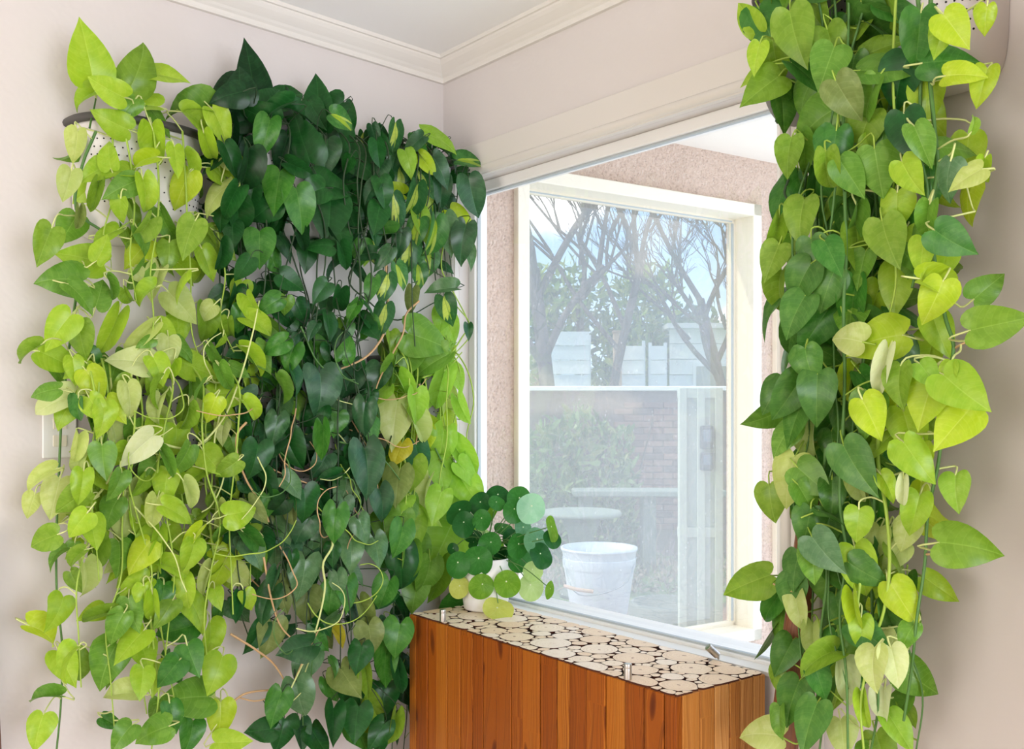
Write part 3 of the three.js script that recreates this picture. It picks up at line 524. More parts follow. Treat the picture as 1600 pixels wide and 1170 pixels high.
class Plant {
  constructor(f, name, label, category, at, look) {
    this.f = f; this.root = thing(name, label, category); this.root.position.copy(at); this.at = at; this.look = look; this.vines = []; this.leaves = 0; this.keys = [];
  }
  local(p) { return p.clone().sub(this.at); }
  vine(points, kind = this.look.vine, r = 0.0026) {
    const curve = new THREE.CatmullRomCurve3(points, false, 'centripetal');
    const v = { curve, pts: curve.getSpacedPoints(Math.max(8, Math.round(curve.getLength() / 0.02))), kind, geos: [tube(points.map((p) => this.local(p)), r, points.length * 5, 6, r * 0.6)] };
    this.vines.push(v); return v;
  }
  // a vine drawn through points of the photograph: "x,y x,y ...", each at OFF from the wall
  drawn(text, off, kind, r) { const q = text.trim().split(/\s+/).map((t) => t.split(',').map(Number)); return this.vine(q.map(([x, y]) => seenOn(this.f, x, y, off + rnd(-0.012, 0.012))), kind, r); }
  // leaf: middle C, tip direction in the picture (degrees, 90 = down), length L
  leaf(c, L, ang, tone, bent, spread, v) {
    const S = SHAPES[this.look.shape], a = ang * Math.PI / 180, toEye = ORIGIN.clone().sub(c).normalize();
    const right = V(-toEye.z, 0, toEye.x).negate().normalize(); if (right.x < 0) right.negate();
    const up = toEye.clone().cross(right); if (up.y < 0) up.negate();
    const tip = right.multiplyScalar(Math.cos(a)).addScaledVector(up, -Math.sin(a));
    const n = toEye.clone().multiplyScalar(0.68).addScaledVector(UP, Math.sin(a) > -0.3 ? 0.42 : -0.12).addScaledVector(this.f.n, 0.28).add(V(rnd(-1, 1), rnd(-0.7, 0.8), rnd(-1, 1)).multiplyScalar(spread)).normalize();
    tip.addScaledVector(n, -tip.dot(n) * 0.75).normalize();
    n.addScaledVector(tip, -n.dot(tip)).normalize();
    const m = part('leaf', pick(bent ? S.bent : S.plain), pick(LEAF[tone]), this.root); this.leaves++;
    const x = tip.clone().cross(n), basis = new THREE.Matrix4().makeBasis(x, tip, n);
    m.quaternion.setFromRotationMatrix(basis); m.scale.set(L * rnd(0.84, 1.08), L, L);
    const base = c.clone().addScaledVector(tip, -L * 0.45); m.position.copy(this.local(base));
    this.petiole(base, tip, n, L, v);
    return m;
  }
  petiole(base, tip, n, L, v) {
    let best = v, q = null, d0 = 1e9;
    for (const u of v ? [v] : this.vines) for (const p of u.pts) { const d = p.distanceTo(base) + Math.max(0, base.y - p.y) * 0.3; if (d < d0) { d0 = d; q = p; best = u; } }
    if (!best) return;
    const end = base.clone().addScaledVector(tip, -L * 0.35).addScaledVector(n, -L * 0.25), root = d0 < 0.16 ? q : base.clone().lerp(q, 0.14 / d0).add(V(0, 0.01, 0)), mid = root.clone().lerp(end, 0.55).add(V(0, rnd(-0.004, 0.012), 0));
    if (rng() < 0.4) end.copy(base).addScaledVector(tip, -L * rnd(0.15, 0.35)).addScaledVector(n, L * rnd(-0.1, 0.04)).add(V(0, L * rnd(0, 0.08), 0));
    (best.stalks ??= []).push(tube([root, mid, end, base.clone().addScaledVector(tip, L * 0.02)].map((p) => this.local(p)), this.look.stalk ?? 0.0013, 10, 4));
  }
  // key leaves: "x,y,length,angleTone" in pixels of the photograph; a capital tone is a folded leaf
  key(text, off0, off1) {
    for (const t of text.trim().split(/\s+/)) {
      const [x, y, len, last] = t.split(','), letter = last.at(-1), ang = parseFloat(last);
      let off = rnd(off0, off1), c = seenOn(this.f, +x, +y, off);
      if (this.f === A) while (off < 0.45 && c.clone().sub(B.o).dot(B.n) < 0.06) c = seenOn(this.f, +x, +y, off += 0.02);   // clear of the window wall
      const L = +len / FOCAL * -c.z;
      this.leaf(c, L * 1.04, ang, letter.toLowerCase(), letter !== letter.toLowerCase() || (rng() < 0.2 && +len < 78), +len < 78 ? 0.42 : 0.3);
      this.keys.push([+x, +y, +len]);
    }
  }
  // leaves at the nodes of every vine, alternating from side to side
  fill(step, size, tones, o = {}) {
    for (const v of this.vines) {
      if (v.bare) continue;
      const len = v.curve.getLength(); let side = rng() < 0.5 ? 1 : -1;
      for (let s = o.from ?? 0.06; s < len; s += step * rnd(0.65, 1.35)) {
        if (this.leaves >= 298) return;
        const p = v.curve.getPointAt(Math.min(1, s / len)); side = -side;
        const L = rnd(size[0], size[1]) * (s > len - 0.08 ? 0.75 : 1);
        const c = p.clone().addScaledVector(this.f.x, side * rnd(0.25, 0.75) * L).addScaledVector(this.f.n, rnd(-0.25, 0.3) * L + (o.out ?? 0)).add(V(0, rnd(-0.5, 0.15) * L, 0));
        const px = 800 + c.x / -c.z * FOCAL, py = HORIZON - (c.y - EYE) / -c.z * FOCAL, Lp = L / -c.z * FOCAL;
        if (py > 1200 || (o.keep && !o.keep(px, py))) continue;
        const near = this.keys.some(([x, y, l]) => Math.hypot(x - px, y - py) < l * (o.gap ?? 0.42));
        if (near) c.addScaledVector(this.f.n, -0.07);
        if (c.clone().sub(this.f.o).dot(this.f.n) < 0.05 || (this.f === A && c.clone().sub(B.o).dot(B.n) < 0.07)) continue;
        const t = typeof tones === 'function' ? tones(px, py) : pick([...tones]);
        this.leaf(c, L, 90 - side * rnd(-20, 65) * (this.f === A ? 1 : 1), t, rng() < 0.38, 0.85, v);
      }
    }
  }
  // vines that spill over the planter's rim and hang
  spill(n, [u0, u1], rimY, [b0, b1], off = [0.12, 0.22], drift = 0.05) {
    for (let i = 0; i < n; i++) {
      const u = u0 + (u1 - u0) * (i + rnd(0.15, 0.85)) / n, o = rnd(...off), bot = rnd(b0, b1), pts = [inFrame(this.f, u * 0.8 + (u0 + u1) * 0.1, rimY - 0.03, 0.08), inFrame(this.f, u * 0.9 + (u0 + u1) * 0.05, rimY + 0.035, 0.11), inFrame(this.f, u, rimY - 0.02, o)];
      let q = u, w = rnd(0, 6);
      for (let y = rimY - 0.12; y > bot; y -= 0.11) { q += rnd(-drift, drift) * 0.5; pts.push(inFrame(this.f, q + 0.015 * Math.sin(w += 1.3), y, o + rnd(-0.02, 0.02))); }
      this.vine(pts);
    }
  }
  // thin aerial stems that wander out of the foliage
  tendrils(n, kinds, y0, y1) {
    const pool = this.vines.filter((v) => !v.bare);
    for (let i = 0; i < n; i++) {
      const v = pick(pool), p = pick(v.pts).clone(); if (p.y < y0 || p.y > y1) continue;
      let a = rnd(-2.6, -0.4), w = rnd(-0.5, 0.5); const pts = [p.clone()];
      for (let k = 0; k < 7; k++) { a += w + rnd(-0.35, 0.35); p.addScaledVector(this.f.x, 0.03 * Math.cos(a)).addScaledVector(this.f.n, k < 3 ? 0.022 : rnd(-0.01, 0.01)); p.y += 0.03 * Math.sin(a); pts.push(p.clone()); }
      if (pts.some((q) => q.clone().sub(B.o).dot(B.n) < 0.06)) continue;
      const u = this.vine(pts, pick(kinds), 0.0019); u.bare = true;
    }
  }
  // a leafy crown above the rim
  crown(n, [u0, u1], [y0, y1], size, tones, off = [0.05, 0.2]) {
    for (let i = 0; i < n; i++) { const c = inFrame(this.f, rnd(u0, u1), rnd(y0, y1), rnd(...off)); this.leaf(c, rnd(...size), rnd(0, 180), pick([...tones]), rng() < 0.3, 0.75); }
  }
  done() { this.vines.forEach((v) => part('vine', merge(v.geos.map((g) => { const q = g.clone(); return q; })), VINE[v.kind], this.root)); const st = this.vines.flatMap((v) => v.stalks ?? []); if (st.length) part('petiole', merge(st), VINE[this.look.stalkTone ?? this.look.vine], this.root, 'stuff'); }
}
// wall planter: a half-round perforated shell with a thick dark lip, soil inside
const shellWhite = std(new THREE.Color().setRGB(0.72, 0.69, 0.66), 0.55), shellGrey = std(new THREE.Color().setRGB(0.2, 0.19, 0.175), 0.6), lipMat = std(new THREE.Color().setRGB(0.07, 0.065, 0.06), 0.55), soil = std(0x2a1d14, 1), holeMat = std(0x171412, 0.9);
function planter(f, u, yTop, label, mat = shellWhite, lip = lipMat, W = 0.15, H = 0.27, D = 0.135) {
  const o = put(thing('wall_planter', label, 'planter', 'perforated wall planters'), f, u, yTop - H, 0.002), NU = 28, NV = 18;
  const at = (a, v) => { const k = v < 0.4 ? Math.pow(1 - Math.pow(1 - v / 0.4, 2.6), 1 / 2.6) : 1, w = W * (0.62 + 0.38 * k) * (0.94 + 0.06 * v), d = D * (0.25 + 0.75 * k) * (0.9 + 0.1 * v), c = Math.cos(a), s = Math.sin(a); return V(w * Math.sign(c) * Math.pow(Math.abs(c), 0.72), v * H, Math.max(0, d * Math.pow(Math.max(0, s), 0.72))); };
  const pos = [], idx = [];
  for (let j = 0; j <= NV; j++) for (let i = 0; i <= NU; i++) { const p = at(Math.PI * i / NU, j / NV); pos.push(p.x, p.y, p.z); }
  for (let j = 0; j < NV; j++) for (let i = 0; i < NU; i++) { const a = j * (NU + 1) + i, b = a + 1, c = a + NU + 1, d = c + 1; idx.push(a, d, b, a, c, d); }
  const c0 = pos.length / 3; pos.push(0, 0, 0); for (let i = 0; i < NU; i++) idx.push(c0, i, i + 1);
  const g = new THREE.BufferGeometry(); g.setAttribute('position', new THREE.Float32BufferAttribute(pos, 3)); g.setIndex(idx); g.computeVertexNormals();
  part('shell', g, mat, o);
  part('back', rbx(W * 1.2, H * 0.62, 0.005, 0, H * 0.55, 0.003, 0.002), mat, o);
  const rim = Array.from({ length: 25 }, (_, i) => at(Math.PI * i / 24, 1).multiply(V(1.03, 1, 1.03)).setY(H)); const rg = tube(rim, 0.0105, 48, 8); rg.scale(1, 1, 1); part('lip', rg, lip, o);
  const sp = [0, 0, 0].concat(...Array.from({ length: NU + 1 }, (_, i) => at(Math.PI * i / NU, 0.9).multiplyScalar(0.98).toArray())); sp[1] = H * 0.9; const si = []; for (let i = 1; i <= NU; i++) si.push(0, i, i + 1);
  const sg = new THREE.BufferGeometry(); sg.setAttribute('position', new THREE.Float32BufferAttribute(sp, 3)); sg.setIndex(si); sg.computeVertexNormals(); part('soil', sg, soil, o);
  const holes = [];
  for (let i = 0; i < 17; i++) for (let j = 0; j < 9; j++) { const a = Math.PI * (0.14 + 0.72 * (i + (j % 2) * 0.5) / 17), v = 0.3 + 0.065 * j, p = at(a, v), t = at(a + 0.01, v).sub(p), s = at(a, v + 0.01).sub(p), n = t.cross(s).normalize(); if (n.z < 0) n.negate(); const h = new THREE.CylinderGeometry(0.0019, 0.0019, 0.002, 7); h.rotateX(Math.PI / 2); h.applyQuaternion(new THREE.Quaternion().setFromUnitVectors(V(0, 0, 1), n)); h.translate(p.x, p.y, p.z); holes.push(h); }
  part('perforations', merge(holes), holeMat, o, 'stuff');
  return o;
}
const uOf = (f, px, off = 0.1) => along(f, seenOn(f, px, 600, off)), yOf = (f, px, py, off = 0.13) => seenOn(f, px, py, off).y;

// ------------------------------------------------------------------ plants on the plant wall, upper row
const pick2 = (a, b, k) => rng() < k ? pick([...a]) : pick([...b]);
{
  const y = yOf(A, 228, 192), u = uOf(A, 235);
  planter(A, u, y, 'white perforated wall planter with a dark lip, outermost of the upper row');
  const p = new Plant(A, 'lime_pothos', 'lime pothos spilling from the white dark-lipped planter, one long strand down the bare wall', 'plant', inFrame(A, u, y - 0.05, 0.08), { shape: 'pothos', vine: 'lime', stalk: 0.0018, stalkTone: 'pale' });
  const s = p.drawn('150,205 128,260 120,330 165,368 130,392 118,470 106,560 97,640 92,740 88,850 89,930 97,1010 95,1100 88,1176', 0.13, 'green', 0.0034);
  p.drawn('195,205 205,260 210,330 203,400 213,470', 0.17); p.drawn('240,205 248,280 246,350 235,430 240,500 232,560', 0.18); p.drawn('285,205 290,280 293,350 298,430 300,520 320,580', 0.17); p.drawn('330,210 345,280 340,360 352,430 345,500 370,560', 0.16); p.drawn('175,200 178,300 163,370 205,345', 0.15); p.drawn('140,200 150,140 140,110', 0.1, 'green'); p.drawn('230,190 225,140 218,120', 0.1); p.drawn('340,215 352,250 345,285', 0.17, 'pale');
  p.key(`138,82,88,-100n 165,112,52,-112n 222,104,84,-62o 168,140,58,200n 132,145,58,155n 262,117,60,8n 215,160,66,185n 292,165,74,175m 348,196,62,62n 172,190,62,200n
    120,228,52,100p 107,287,50,100p 148,265,54,150n 188,292,58,150m 168,240,48,-105n 218,248,54,170Y 243,228,66,80n 230,305,58,80n 283,297,66,112y 335,300,66,128p 352,278,52,30n 200,170,46,120m 250,190,50,60m
    310,185,56,20n 325,232,52,75N 150,306,52,100o 275,250,48,100n 300,262,50,70n 125,340,36,90E 70,380,64,115o 128,400,68,197n 163,388,48,-58n 95,432,70,185m 215,395,56,128y 293,370,64,110o 343,382,60,45o 265,398,48,90o 325,412,54,70n
    243,440,56,105p 130,462,60,45m 157,457,50,-72m 285,478,64,45p 175,517,72,110n 90,515,66,128n 40,551,56,152o 92,562,66,20n 125,530,58,85o 68,610,48,180m 85,625,64,152W 100,638,60,130n 150,600,56,60y 60,742,56,152P 86,778,64,100p
    66,843,50,165o 75,985,62,22y 103,1042,62,68n 66,1086,56,190M 58,1142,56,105n 48,790,40,110p 178,450,40,60m`, 0.14, 0.22);
  p.vines[0].bare = true; p.vines[6].bare = true; p.vines[7].bare = true;
  p.fill(0.05, [0.06, 0.095], 'nnnoonpmm', { out: 0, keep: (x, q) => q > 175 && x > 100 && q < 640 });
  p.done();
}
{
  const y = yOf(A, 455, 205), u = uOf(A, 462);
  planter(A, u, y, 'white wall planter hidden behind the darkest pothos, in the middle of the upper row');
  const p = new Plant(A, 'jade_pothos', 'deep green pothos with large glossy leaves in the middle of the upper row', 'plant', inFrame(A, u, y - 0.05, 0.08), { shape: 'pothos', vine: 'dark' });
  p.spill(15, [uOf(A, 350, 0.17), uOf(A, 590, 0.17)], y, [1.05, 1.6], [0.1, 0.2]);
  p.key(`393,112,84,-100k 374,130,62,-100k 355,147,56,160k 499,160,82,-86d 425,152,52,-40d 455,150,52,-25d 462,168,56,-15d 400,180,66,200d 370,190,58,160k 428,172,64,150d 415,212,64,100g 470,215,84,-112d 512,221,78,-8d
    546,226,66,55d 538,186,46,15q 512,246,62,95b 495,178,50,60d 388,267,72,100k 432,297,70,95g 470,327,72,80g 522,286,78,-14d 515,338,82,100d 566,312,98,85d 572,262,68,45d 360,312,58,120d 405,386,58,90g 362,250,58,75d 440,352,66,110d
    345,330,56,100d 375,340,60,80d 485,300,56,150d 470,262,48,20d 340,180,52,120d 360,215,58,80k 440,240,60,110k 555,350,56,60d 600,300,50,80d 410,330,56,140d 590,340,50,110d 540,400,44,70d 480,400,48,100d 430,410,46,60g 380,420,44,120d 455,440,44,30d 500,455,40,130d
    368,468,44,100d 420,475,44,150g 472,490,44,60d 530,470,42,100d 350,400,50,80d 565,395,42,90g 395,480,46,60N 408,506,54,25N 545,545,44,-60g 500,380,44,170d 450,385,46,60k`, 0.14, 0.25);
  p.crown(16, [uOf(A, 350, 0.17), uOf(A, 575, 0.17)], [y - 0.06, y + 0.1], [0.08, 0.11], 'kkdd', [0.075, 0.15]);
  p.fill(0.048, [0.05, 0.085], (x, q) => q < 420 ? pick([...'kddd']) : pick([...'ddgbdm']), { keep: (x, q) => x > 325 && q < 560 && !(x > 380 && q > 395 && q < 475 && rng() < 0.8) });
  p.tendrils(18, ['dark', 'dark', 'tan', 'green'], 1.3, 1.75);
  p.done();
}
{
  const y = yOf(A, 650, 240), u = uOf(A, 668);
  planter(A, u, y, 'white wall planter hidden under the two-toned leaves next to the room corner, upper row', shellWhite, lipMat, 0.12, 0.24, 0.12);
  const p = new Plant(A, 'variegated_philodendron', 'philodendron with dark green leaves streaked in lime, next to the room corner', 'plant', inFrame(A, u, y - 0.05, 0.07), { shape: 'slim', vine: 'dark' });
  p.spill(13, [uOf(A, 585, 0.17), uOf(A, 735, 0.17)], y, [1.5, 1.78], [0.09, 0.2], 0.03);
  p.drawn('700,345 690,420 705,450 735,520 718,545 700,560 660,600', 0.14, 'lime'); p.drawn('560,400 545,440 575,470 620,500 690,470 700,485', 0.14, 'dark'); p.drawn('602,400 606,470 600,520 575,555 510,585', 0.2, 'tan', 0.0042); p.drawn('655,470 635,490 630,520 612,555 590,600 580,640', 0.18, 'tan', 0.003);
  for (const v of p.vines.slice(-4)) v.bare = true;
  p.key(`620,214,48,100v 690,215,62,3l 660,240,60,45q 737,250,50,-10q 610,297,46,190y 622,332,58,75v 648,318,62,100v 640,252,44,70l 676,312,62,78v 690,265,54,60b 738,308,66,80b 722,348,56,50y 702,366,62,75s 680,376,70,95q 650,366,56,100q 720,378,64,105b
    592,362,52,190g 565,396,44,180b 605,450,48,95v 628,430,42,70q 640,396,56,95v 690,450,50,170s 600,500,56,95v 705,335,58,70b 630,285,50,80v 663,285,50,60v 645,225,44,140b 705,240,48,40b 690,300,54,95b 615,250,46,110b 668,258,44,50y 590,270,46,110b 670,415,46,100q 735,400,40,80s
    625,380,48,100b 600,405,44,120b 580,450,42,100g 562,430,40,60b 700,485,48,70v 732,517,26,90b 640,470,44,100e 658,430,40,80q 660,350,52,80l`, 0.13, 0.23);
  p.crown(14, [uOf(A, 590, 0.17), uOf(A, 735, 0.17)], [y - 0.05, y + 0.05], [0.06, 0.08], 'bbvvd', [0.075, 0.15]);
  p.fill(0.07, [0.055, 0.08], 'vvbbqbdl', { keep: (x, q) => q < 430 && x < 745 && x > 575 });
  p.done();
}
// ------------------------------------------------------------------ lower row
{
  const y = yOf(A, 240, 585), u = uOf(A, 245);
  planter(A, u, y, 'grey perforated wall planter almost hidden by lime leaves, lower row at the wall end', shellGrey);
  const p = new Plant(A, 'lime_pothos', 'thick curtain of lime pothos with curled pale leaves from the lower grey planter', 'plant', inFrame(A, u, y - 0.05, 0.08), { shape: 'pothos', vine: 'lime', stalk: 0.0018, stalkTone: 'pale' });
  p.spill(17, [uOf(A, 118, 0.17), uOf(A, 385, 0.17)], y, [0.62, 1.05], [0.12, 0.24], 0.045);
  p.drawn('345,640 335,700 350,740 330,790 315,800', 0.2, 'pale'); p.drawn('150,690 175,725 160,765 128,790 105,800', 0.17, 'pale', 0.0034); p.drawn('240,690 300,700 345,660 372,600 395,520 405,470', 0.22, 'pale', 0.003); p.drawn('235,960 240,1010 248,1080 236,1176', 0.2, 'lime', 0.003); p.drawn('360,1100 380,1085 420,1078 455,1078', 0.2, 'tan', 0.003);
  for (const v of p.vines.slice(-5)) v.bare = true;
  p.key(`220,530,66,130P 205,560,72,195w 262,548,46,95p 250,577,48,70n 310,576,60,15n 290,545,48,40m 320,632,46,60p 365,612,66,-5n 330,640,44,110y 215,700,66,140w 278,690,54,85n 330,722,52,60n 165,655,56,95n 178,640,48,60y 205,625,56,80p 240,640,50,110P 262,660,46,60P 150,640,48,60n
    195,812,66,100p 112,872,46,150o 150,872,64,95o 140,905,58,80p 150,960,54,170o 165,1035,76,118m 190,870,56,90m 215,868,60,128y 210,915,52,150n 225,935,44,90n 203,1007,64,128n 226,1020,56,80n 187,1082,58,185P 222,1066,48,100n 236,1142,58,170m 190,1150,48,130m 290,1087,82,182m
    275,985,60,165g 312,957,62,60n 300,870,52,100n 332,1000,62,90n 340,1052,62,110n 360,862,60,12y 342,896,54,115y 376,900,50,35p 345,1126,60,90y 362,1160,54,10n 275,888,52,30n 280,802,62,20n 255,760,56,100n 240,800,50,100p 300,770,48,60P 230,740,52,120m 185,760,50,110m 160,720,54,90m
    265,720,48,60m 345,810,52,80P 380,800,56,-10n 300,840,46,130y 250,850,52,90n 180,980,54,120m 120,820,50,130n 128,760,54,95n 290,925,52,80n 320,905,50,110P 255,935,50,100g 205,960,54,80m 300,1030,52,70g 265,1050,50,130g 315,1100,50,100p 395,640,44,50n 375,690,50,100o 350,590,46,70m
    300,1150,52,100g 270,1120,48,80g 400,560,56,40N 395,590,44,80n 170,800,52,120m 145,830,52,90n`, 0.17, 0.28);
  p.fill(0.052, [0.055, 0.085], (x, q) => pick2('nnnopmm', 'mmggon', q < 900 ? 0.75 : 0.45), { keep: (x, q) => x > 88 && x < 405 && q > 500 && (q < 960 || rng() < 0.55) });
  p.tendrils(9, ['pale', 'lime'], 0.8, 1.5);
  p.done();
}
{
  const y = yOf(A, 470, 590), u = uOf(A, 478);
  planter(A, u, y, 'grey wall planter lost behind dark heart leaves, middle of the lower row', shellGrey);
  const p = new Plant(A, 'heartleaf_philodendron', 'dark heartleaf philodendron with glossy olive-tinged leaves and tan stems, middle of the lower row', 'plant', inFrame(A, u, y - 0.05, 0.08), { shape: 'heart', vine: 'dark' });
  p.spill(17, [uOf(A, 375, 0.17), uOf(A, 590, 0.17)], y, [0.6, 1.0], [0.1, 0.22], 0.05);
  p.drawn('385,660 372,675 370,705 385,750 410,790 420,815', 0.23, 'tan', 0.0032); p.drawn('385,705 430,735 480,755 505,765', 0.22, 'tan', 0.0024); p.drawn('508,815 520,850 505,880 508,915 500,960 485,1010 455,1075', 0.23, 'pale', 0.0032); p.drawn('412,870 425,940 440,980 470,1010', 0.22, 'tan', 0.0028); p.drawn('360,990 400,1015 430,1040 445,1075 400,1095 375,1090', 0.2, 'tan', 0.003); p.drawn('455,1075 475,1030 500,980', 0.22, 'tan', 0.0026); p.drawn('470,510 500,570 560,600', 0.2, 'green'); p.drawn('530,690 590,710 640,770', 0.2, 'green');
  for (const v of p.vines.slice(-8)) v.bare = true;
  p.key(`505,615,78,90b 475,573,54,15g 430,672,48,100b 507,690,56,82g 578,738,82,82b 565,655,56,100b 540,770,54,100s 425,540,46,160g 412,560,50,60m 455,706,66,70d 475,907,68,95s 432,852,66,80s 398,862,58,60s 550,866,56,90s 410,947,62,115b 460,1012,54,165b 424,1000,60,95e
    475,1042,58,110s 467,1096,62,82s 430,1107,56,110g 545,1066,56,60e 553,1092,50,90d 520,1132,58,100d 575,1062,52,75o 581,1102,50,40o 572,1126,50,55o 600,1040,60,100g 627,846,54,100g 627,888,66,90d 500,560,48,80b 450,560,46,110g 445,610,44,60M 440,640,58,95S 470,640,44,70m
    520,640,50,60b 545,600,48,110b 590,590,46,100b 485,650,50,140d 400,720,58,100d 420,760,52,60d 480,790,56,80d 520,820,56,100g 400,800,46,60e 500,730,46,120b 460,760,46,40s 515,940,48,100g 545,930,52,90g 560,960,46,60b 480,950,56,90e 440,930,56,80e 500,1000,46,30g 530,990,40,45a
    575,960,52,60e 580,1000,50,80e 400,1000,50,120d 375,950,44,90d 470,830,50,120b 590,860,50,80s 555,900,44,40s 570,830,46,60s 600,790,56,75b 520,1080,44,60g 560,1030,46,100d 600,1100,54,90d 615,1140,50,100o 555,1130,56,100d 590,1150,48,120d 500,1160,52,60d 440,1150,54,100d 405,1140,46,180d
    470,1150,46,90b 600,930,50,110g 620,1000,54,100g 625,1060,50,80d 460,860,44,60b 480,870,50,100b 535,800,46,100s 385,830,50,90d 360,760,50,90d 565,1150,48,60g`, 0.16, 0.26);
  p.fill(0.046, [0.05, 0.08], (x, q) => q < 800 ? pick([...'ddkbgb']) : pick([...'ddbbgesg']), { keep: (x, q) => x > 345 && x < 650 && q > 480 && (q < 880 ? !(x > 560 && q > 800) : rng() < (x > 540 ? 0.2 : 0.45)) });
  p.tendrils(34, ['tan', 'pale', 'tan', 'green', 'lime'], 0.7, 1.5);
  p.done();
}
{
  const y = yOf(A, 650, 560), u = uOf(A, 662);
  planter(A, u, y, 'grey wall planter behind bright backlit leaves beside the window casing, lower row', shellGrey, lipMat, 0.12, 0.24, 0.12);
  const p = new Plant(A, 'lemon_philodendron', 'bright lemon-green philodendron with broad backlit leaves beside the window, reaching the cabinet top', 'plant', inFrame(A, u, y - 0.05, 0.07), { shape: 'heart', vine: 'lime' });
  p.spill(11, [uOf(A, 610, 0.17), uOf(A, 735, 0.17)], y, [0.92, 1.2], [0.09, 0.2], 0.03);
  p.drawn('700,560 720,530 733,505 715,480', 0.16, 'lime', 0.003); p.drawn('660,590 700,575 722,550', 0.17, 'lime', 0.003); p.drawn('655,600 660,640 650,700 665,745', 0.18, 'tan'); p.drawn('680,700 705,750 730,790', 0.18, 'green'); p.drawn('640,900 632,960 628,1030 636,1100 630,1176', 0.1, 'dark'); p.drawn('610,890 615,960 605,1040 615,1110 612,1176', 0.12, 'dark');
  for (const v of p.vines.slice(-6, -2)) v.bare = true;
  p.key(`672,530,74,15m 671,568,62,150m 686,610,66,108l 615,662,78,100p 702,672,70,52y 655,665,60,55P 621,708,40,105a 655,717,56,80d 727,722,66,60l 722,755,70,75l 690,742,58,90l 682,792,54,110l 706,515,54,60l 640,560,54,100m 635,610,52,60l 650,640,56,90l 700,635,50,80P
    640,745,60,100o 660,770,52,110P 620,760,60,95e 670,806,50,20n 690,855,92,115l 668,905,58,100m 688,908,64,95o 706,955,76,150g 650,830,54,80o 640,880,52,90m 715,790,60,95l 735,770,56,60l 700,820,56,75l 660,860,50,60m 648,930,54,100m 735,740,50,40l 715,590,46,60l 690,500,40,100l
    640,800,52,75m 618,820,50,110m 660,690,46,100y 630,900,48,110d 690,700,60,100l`, 0.12, 0.22);
  p.fill(0.048, [0.06, 0.09], (x, q) => q > 930 ? pick([...'dgdk']) : pick2('lllnm', 'mogde', x > 650 ? 0.8 : 0.4), { keep: (x, q) => x > 585 && x < (q > 740 ? 690 : 745) && q > 480 });
  p.done();
}
// ------------------------------------------------------------------ hanging plants past the window
{
  const y = yOf(B, 1330, -70, 0.13), u = uOf(B, 1572, 0.03) - 0.118 - 0.25;
  planter(B, u, y, 'dark grey perforated wall planter above the green pothos past the window', shellGrey, lipMat, 0.115, 0.25, 0.13);
  const p = new Plant(B, 'green_pothos', 'long mid-green pothos curtain hanging beside the window from the dark grey planter', 'plant', inFrame(B, u, y - 0.05, 0.08), { shape: 'pothos', vine: 'green', stalk: 0.0017, stalkTone: 'lime' });
  p.spill(11, [uOf(B, 1225, 0.17), uOf(B, 1400, 0.17)], y, [0.6, 1.15], [0.11, 0.2], 0.03);
  p.drawn('1320,300 1322,400 1318,480 1320,570 1318,660 1312,780 1322,870 1312,960 1322,1050 1325,1176', 0.22, 'green', 0.0036); p.drawn('1290,700 1285,800 1292,900 1282,1000 1288,1100 1280,1176', 0.2, 'green', 0.0034); p.drawn('1232,280 1226,300 1236,320', 0.2, 'dark', 0.003); p.drawn('1208,912 1225,920 1240,925', 0.2, 'tan', 0.0016);
  p.vines.at(-1).bare = p.vines.at(-2).bare = true;
  p.key(`1200,48,88,70g 1170,25,60,-120n 1240,58,92,75o 1268,22,70,60o 1320,46,76,178o 1380,72,70,-5o 1190,138,72,140o 1212,97,70,80o 1292,104,70,110m 1328,112,62,95h 1322,155,76,60e 1352,160,76,120m 1267,190,84,155m 1252,150,60,120m 1346,207,72,112o 1302,237,76,100g 1230,242,62,95o 1260,235,60,80M
    1372,267,80,80m 1330,277,68,60m 1248,292,66,70g 1290,268,66,90o 1247,342,72,95o 1215,367,62,100o 1206,408,60,110o 1210,455,76,100o 1247,442,76,125h 1332,345,82,80h 1300,400,66,70g 1385,378,82,75o 1300,345,62,110h 1270,400,60,80h 1345,420,60,100m 1290,455,70,110h 1322,430,60,60m
    1240,490,74,115h 1272,516,84,120g 1235,515,66,110h 1365,476,70,105n 1400,452,80,95n 1320,526,62,200p 1275,622,84,92h 1232,622,80,120h 1206,617,62,120h 1330,560,66,210w 1325,598,60,100Y 1260,570,60,80h 1240,660,74,110h 1265,692,78,90P 1222,682,66,120m 1230,752,88,105p 1203,786,62,85o
    1300,776,62,90h 1262,822,62,100h 1287,866,74,50s 1300,700,60,80h 1260,780,56,60m 1165,911,84,160o 1240,890,60,100h 1235,930,64,100h 1245,952,62,75p 1270,880,56,80m 1227,1022,64,110h 1282,1066,58,70g 1235,1095,76,110h 1262,1132,82,110h 1186,1142,72,190p 1270,1000,56,90p 1310,960,62,80h 1300,1010,56,100g
    1210,1060,44,90o 1215,1128,50,90m 1315,830,58,100h 1320,660,64,80h 1290,730,60,100g 1312,900,58,60h 1340,760,60,70P 1180,90,48,100n 1180,115,50,150n`, 0.16, 0.27);
  p.fill(0.062, [0.075, 0.105], (x, q) => pick([...'ghommhg']), { keep: (x, q) => x > 1195 && x < 1420 && (q < 1000 || rng() < 0.6) });
  p.done();
}
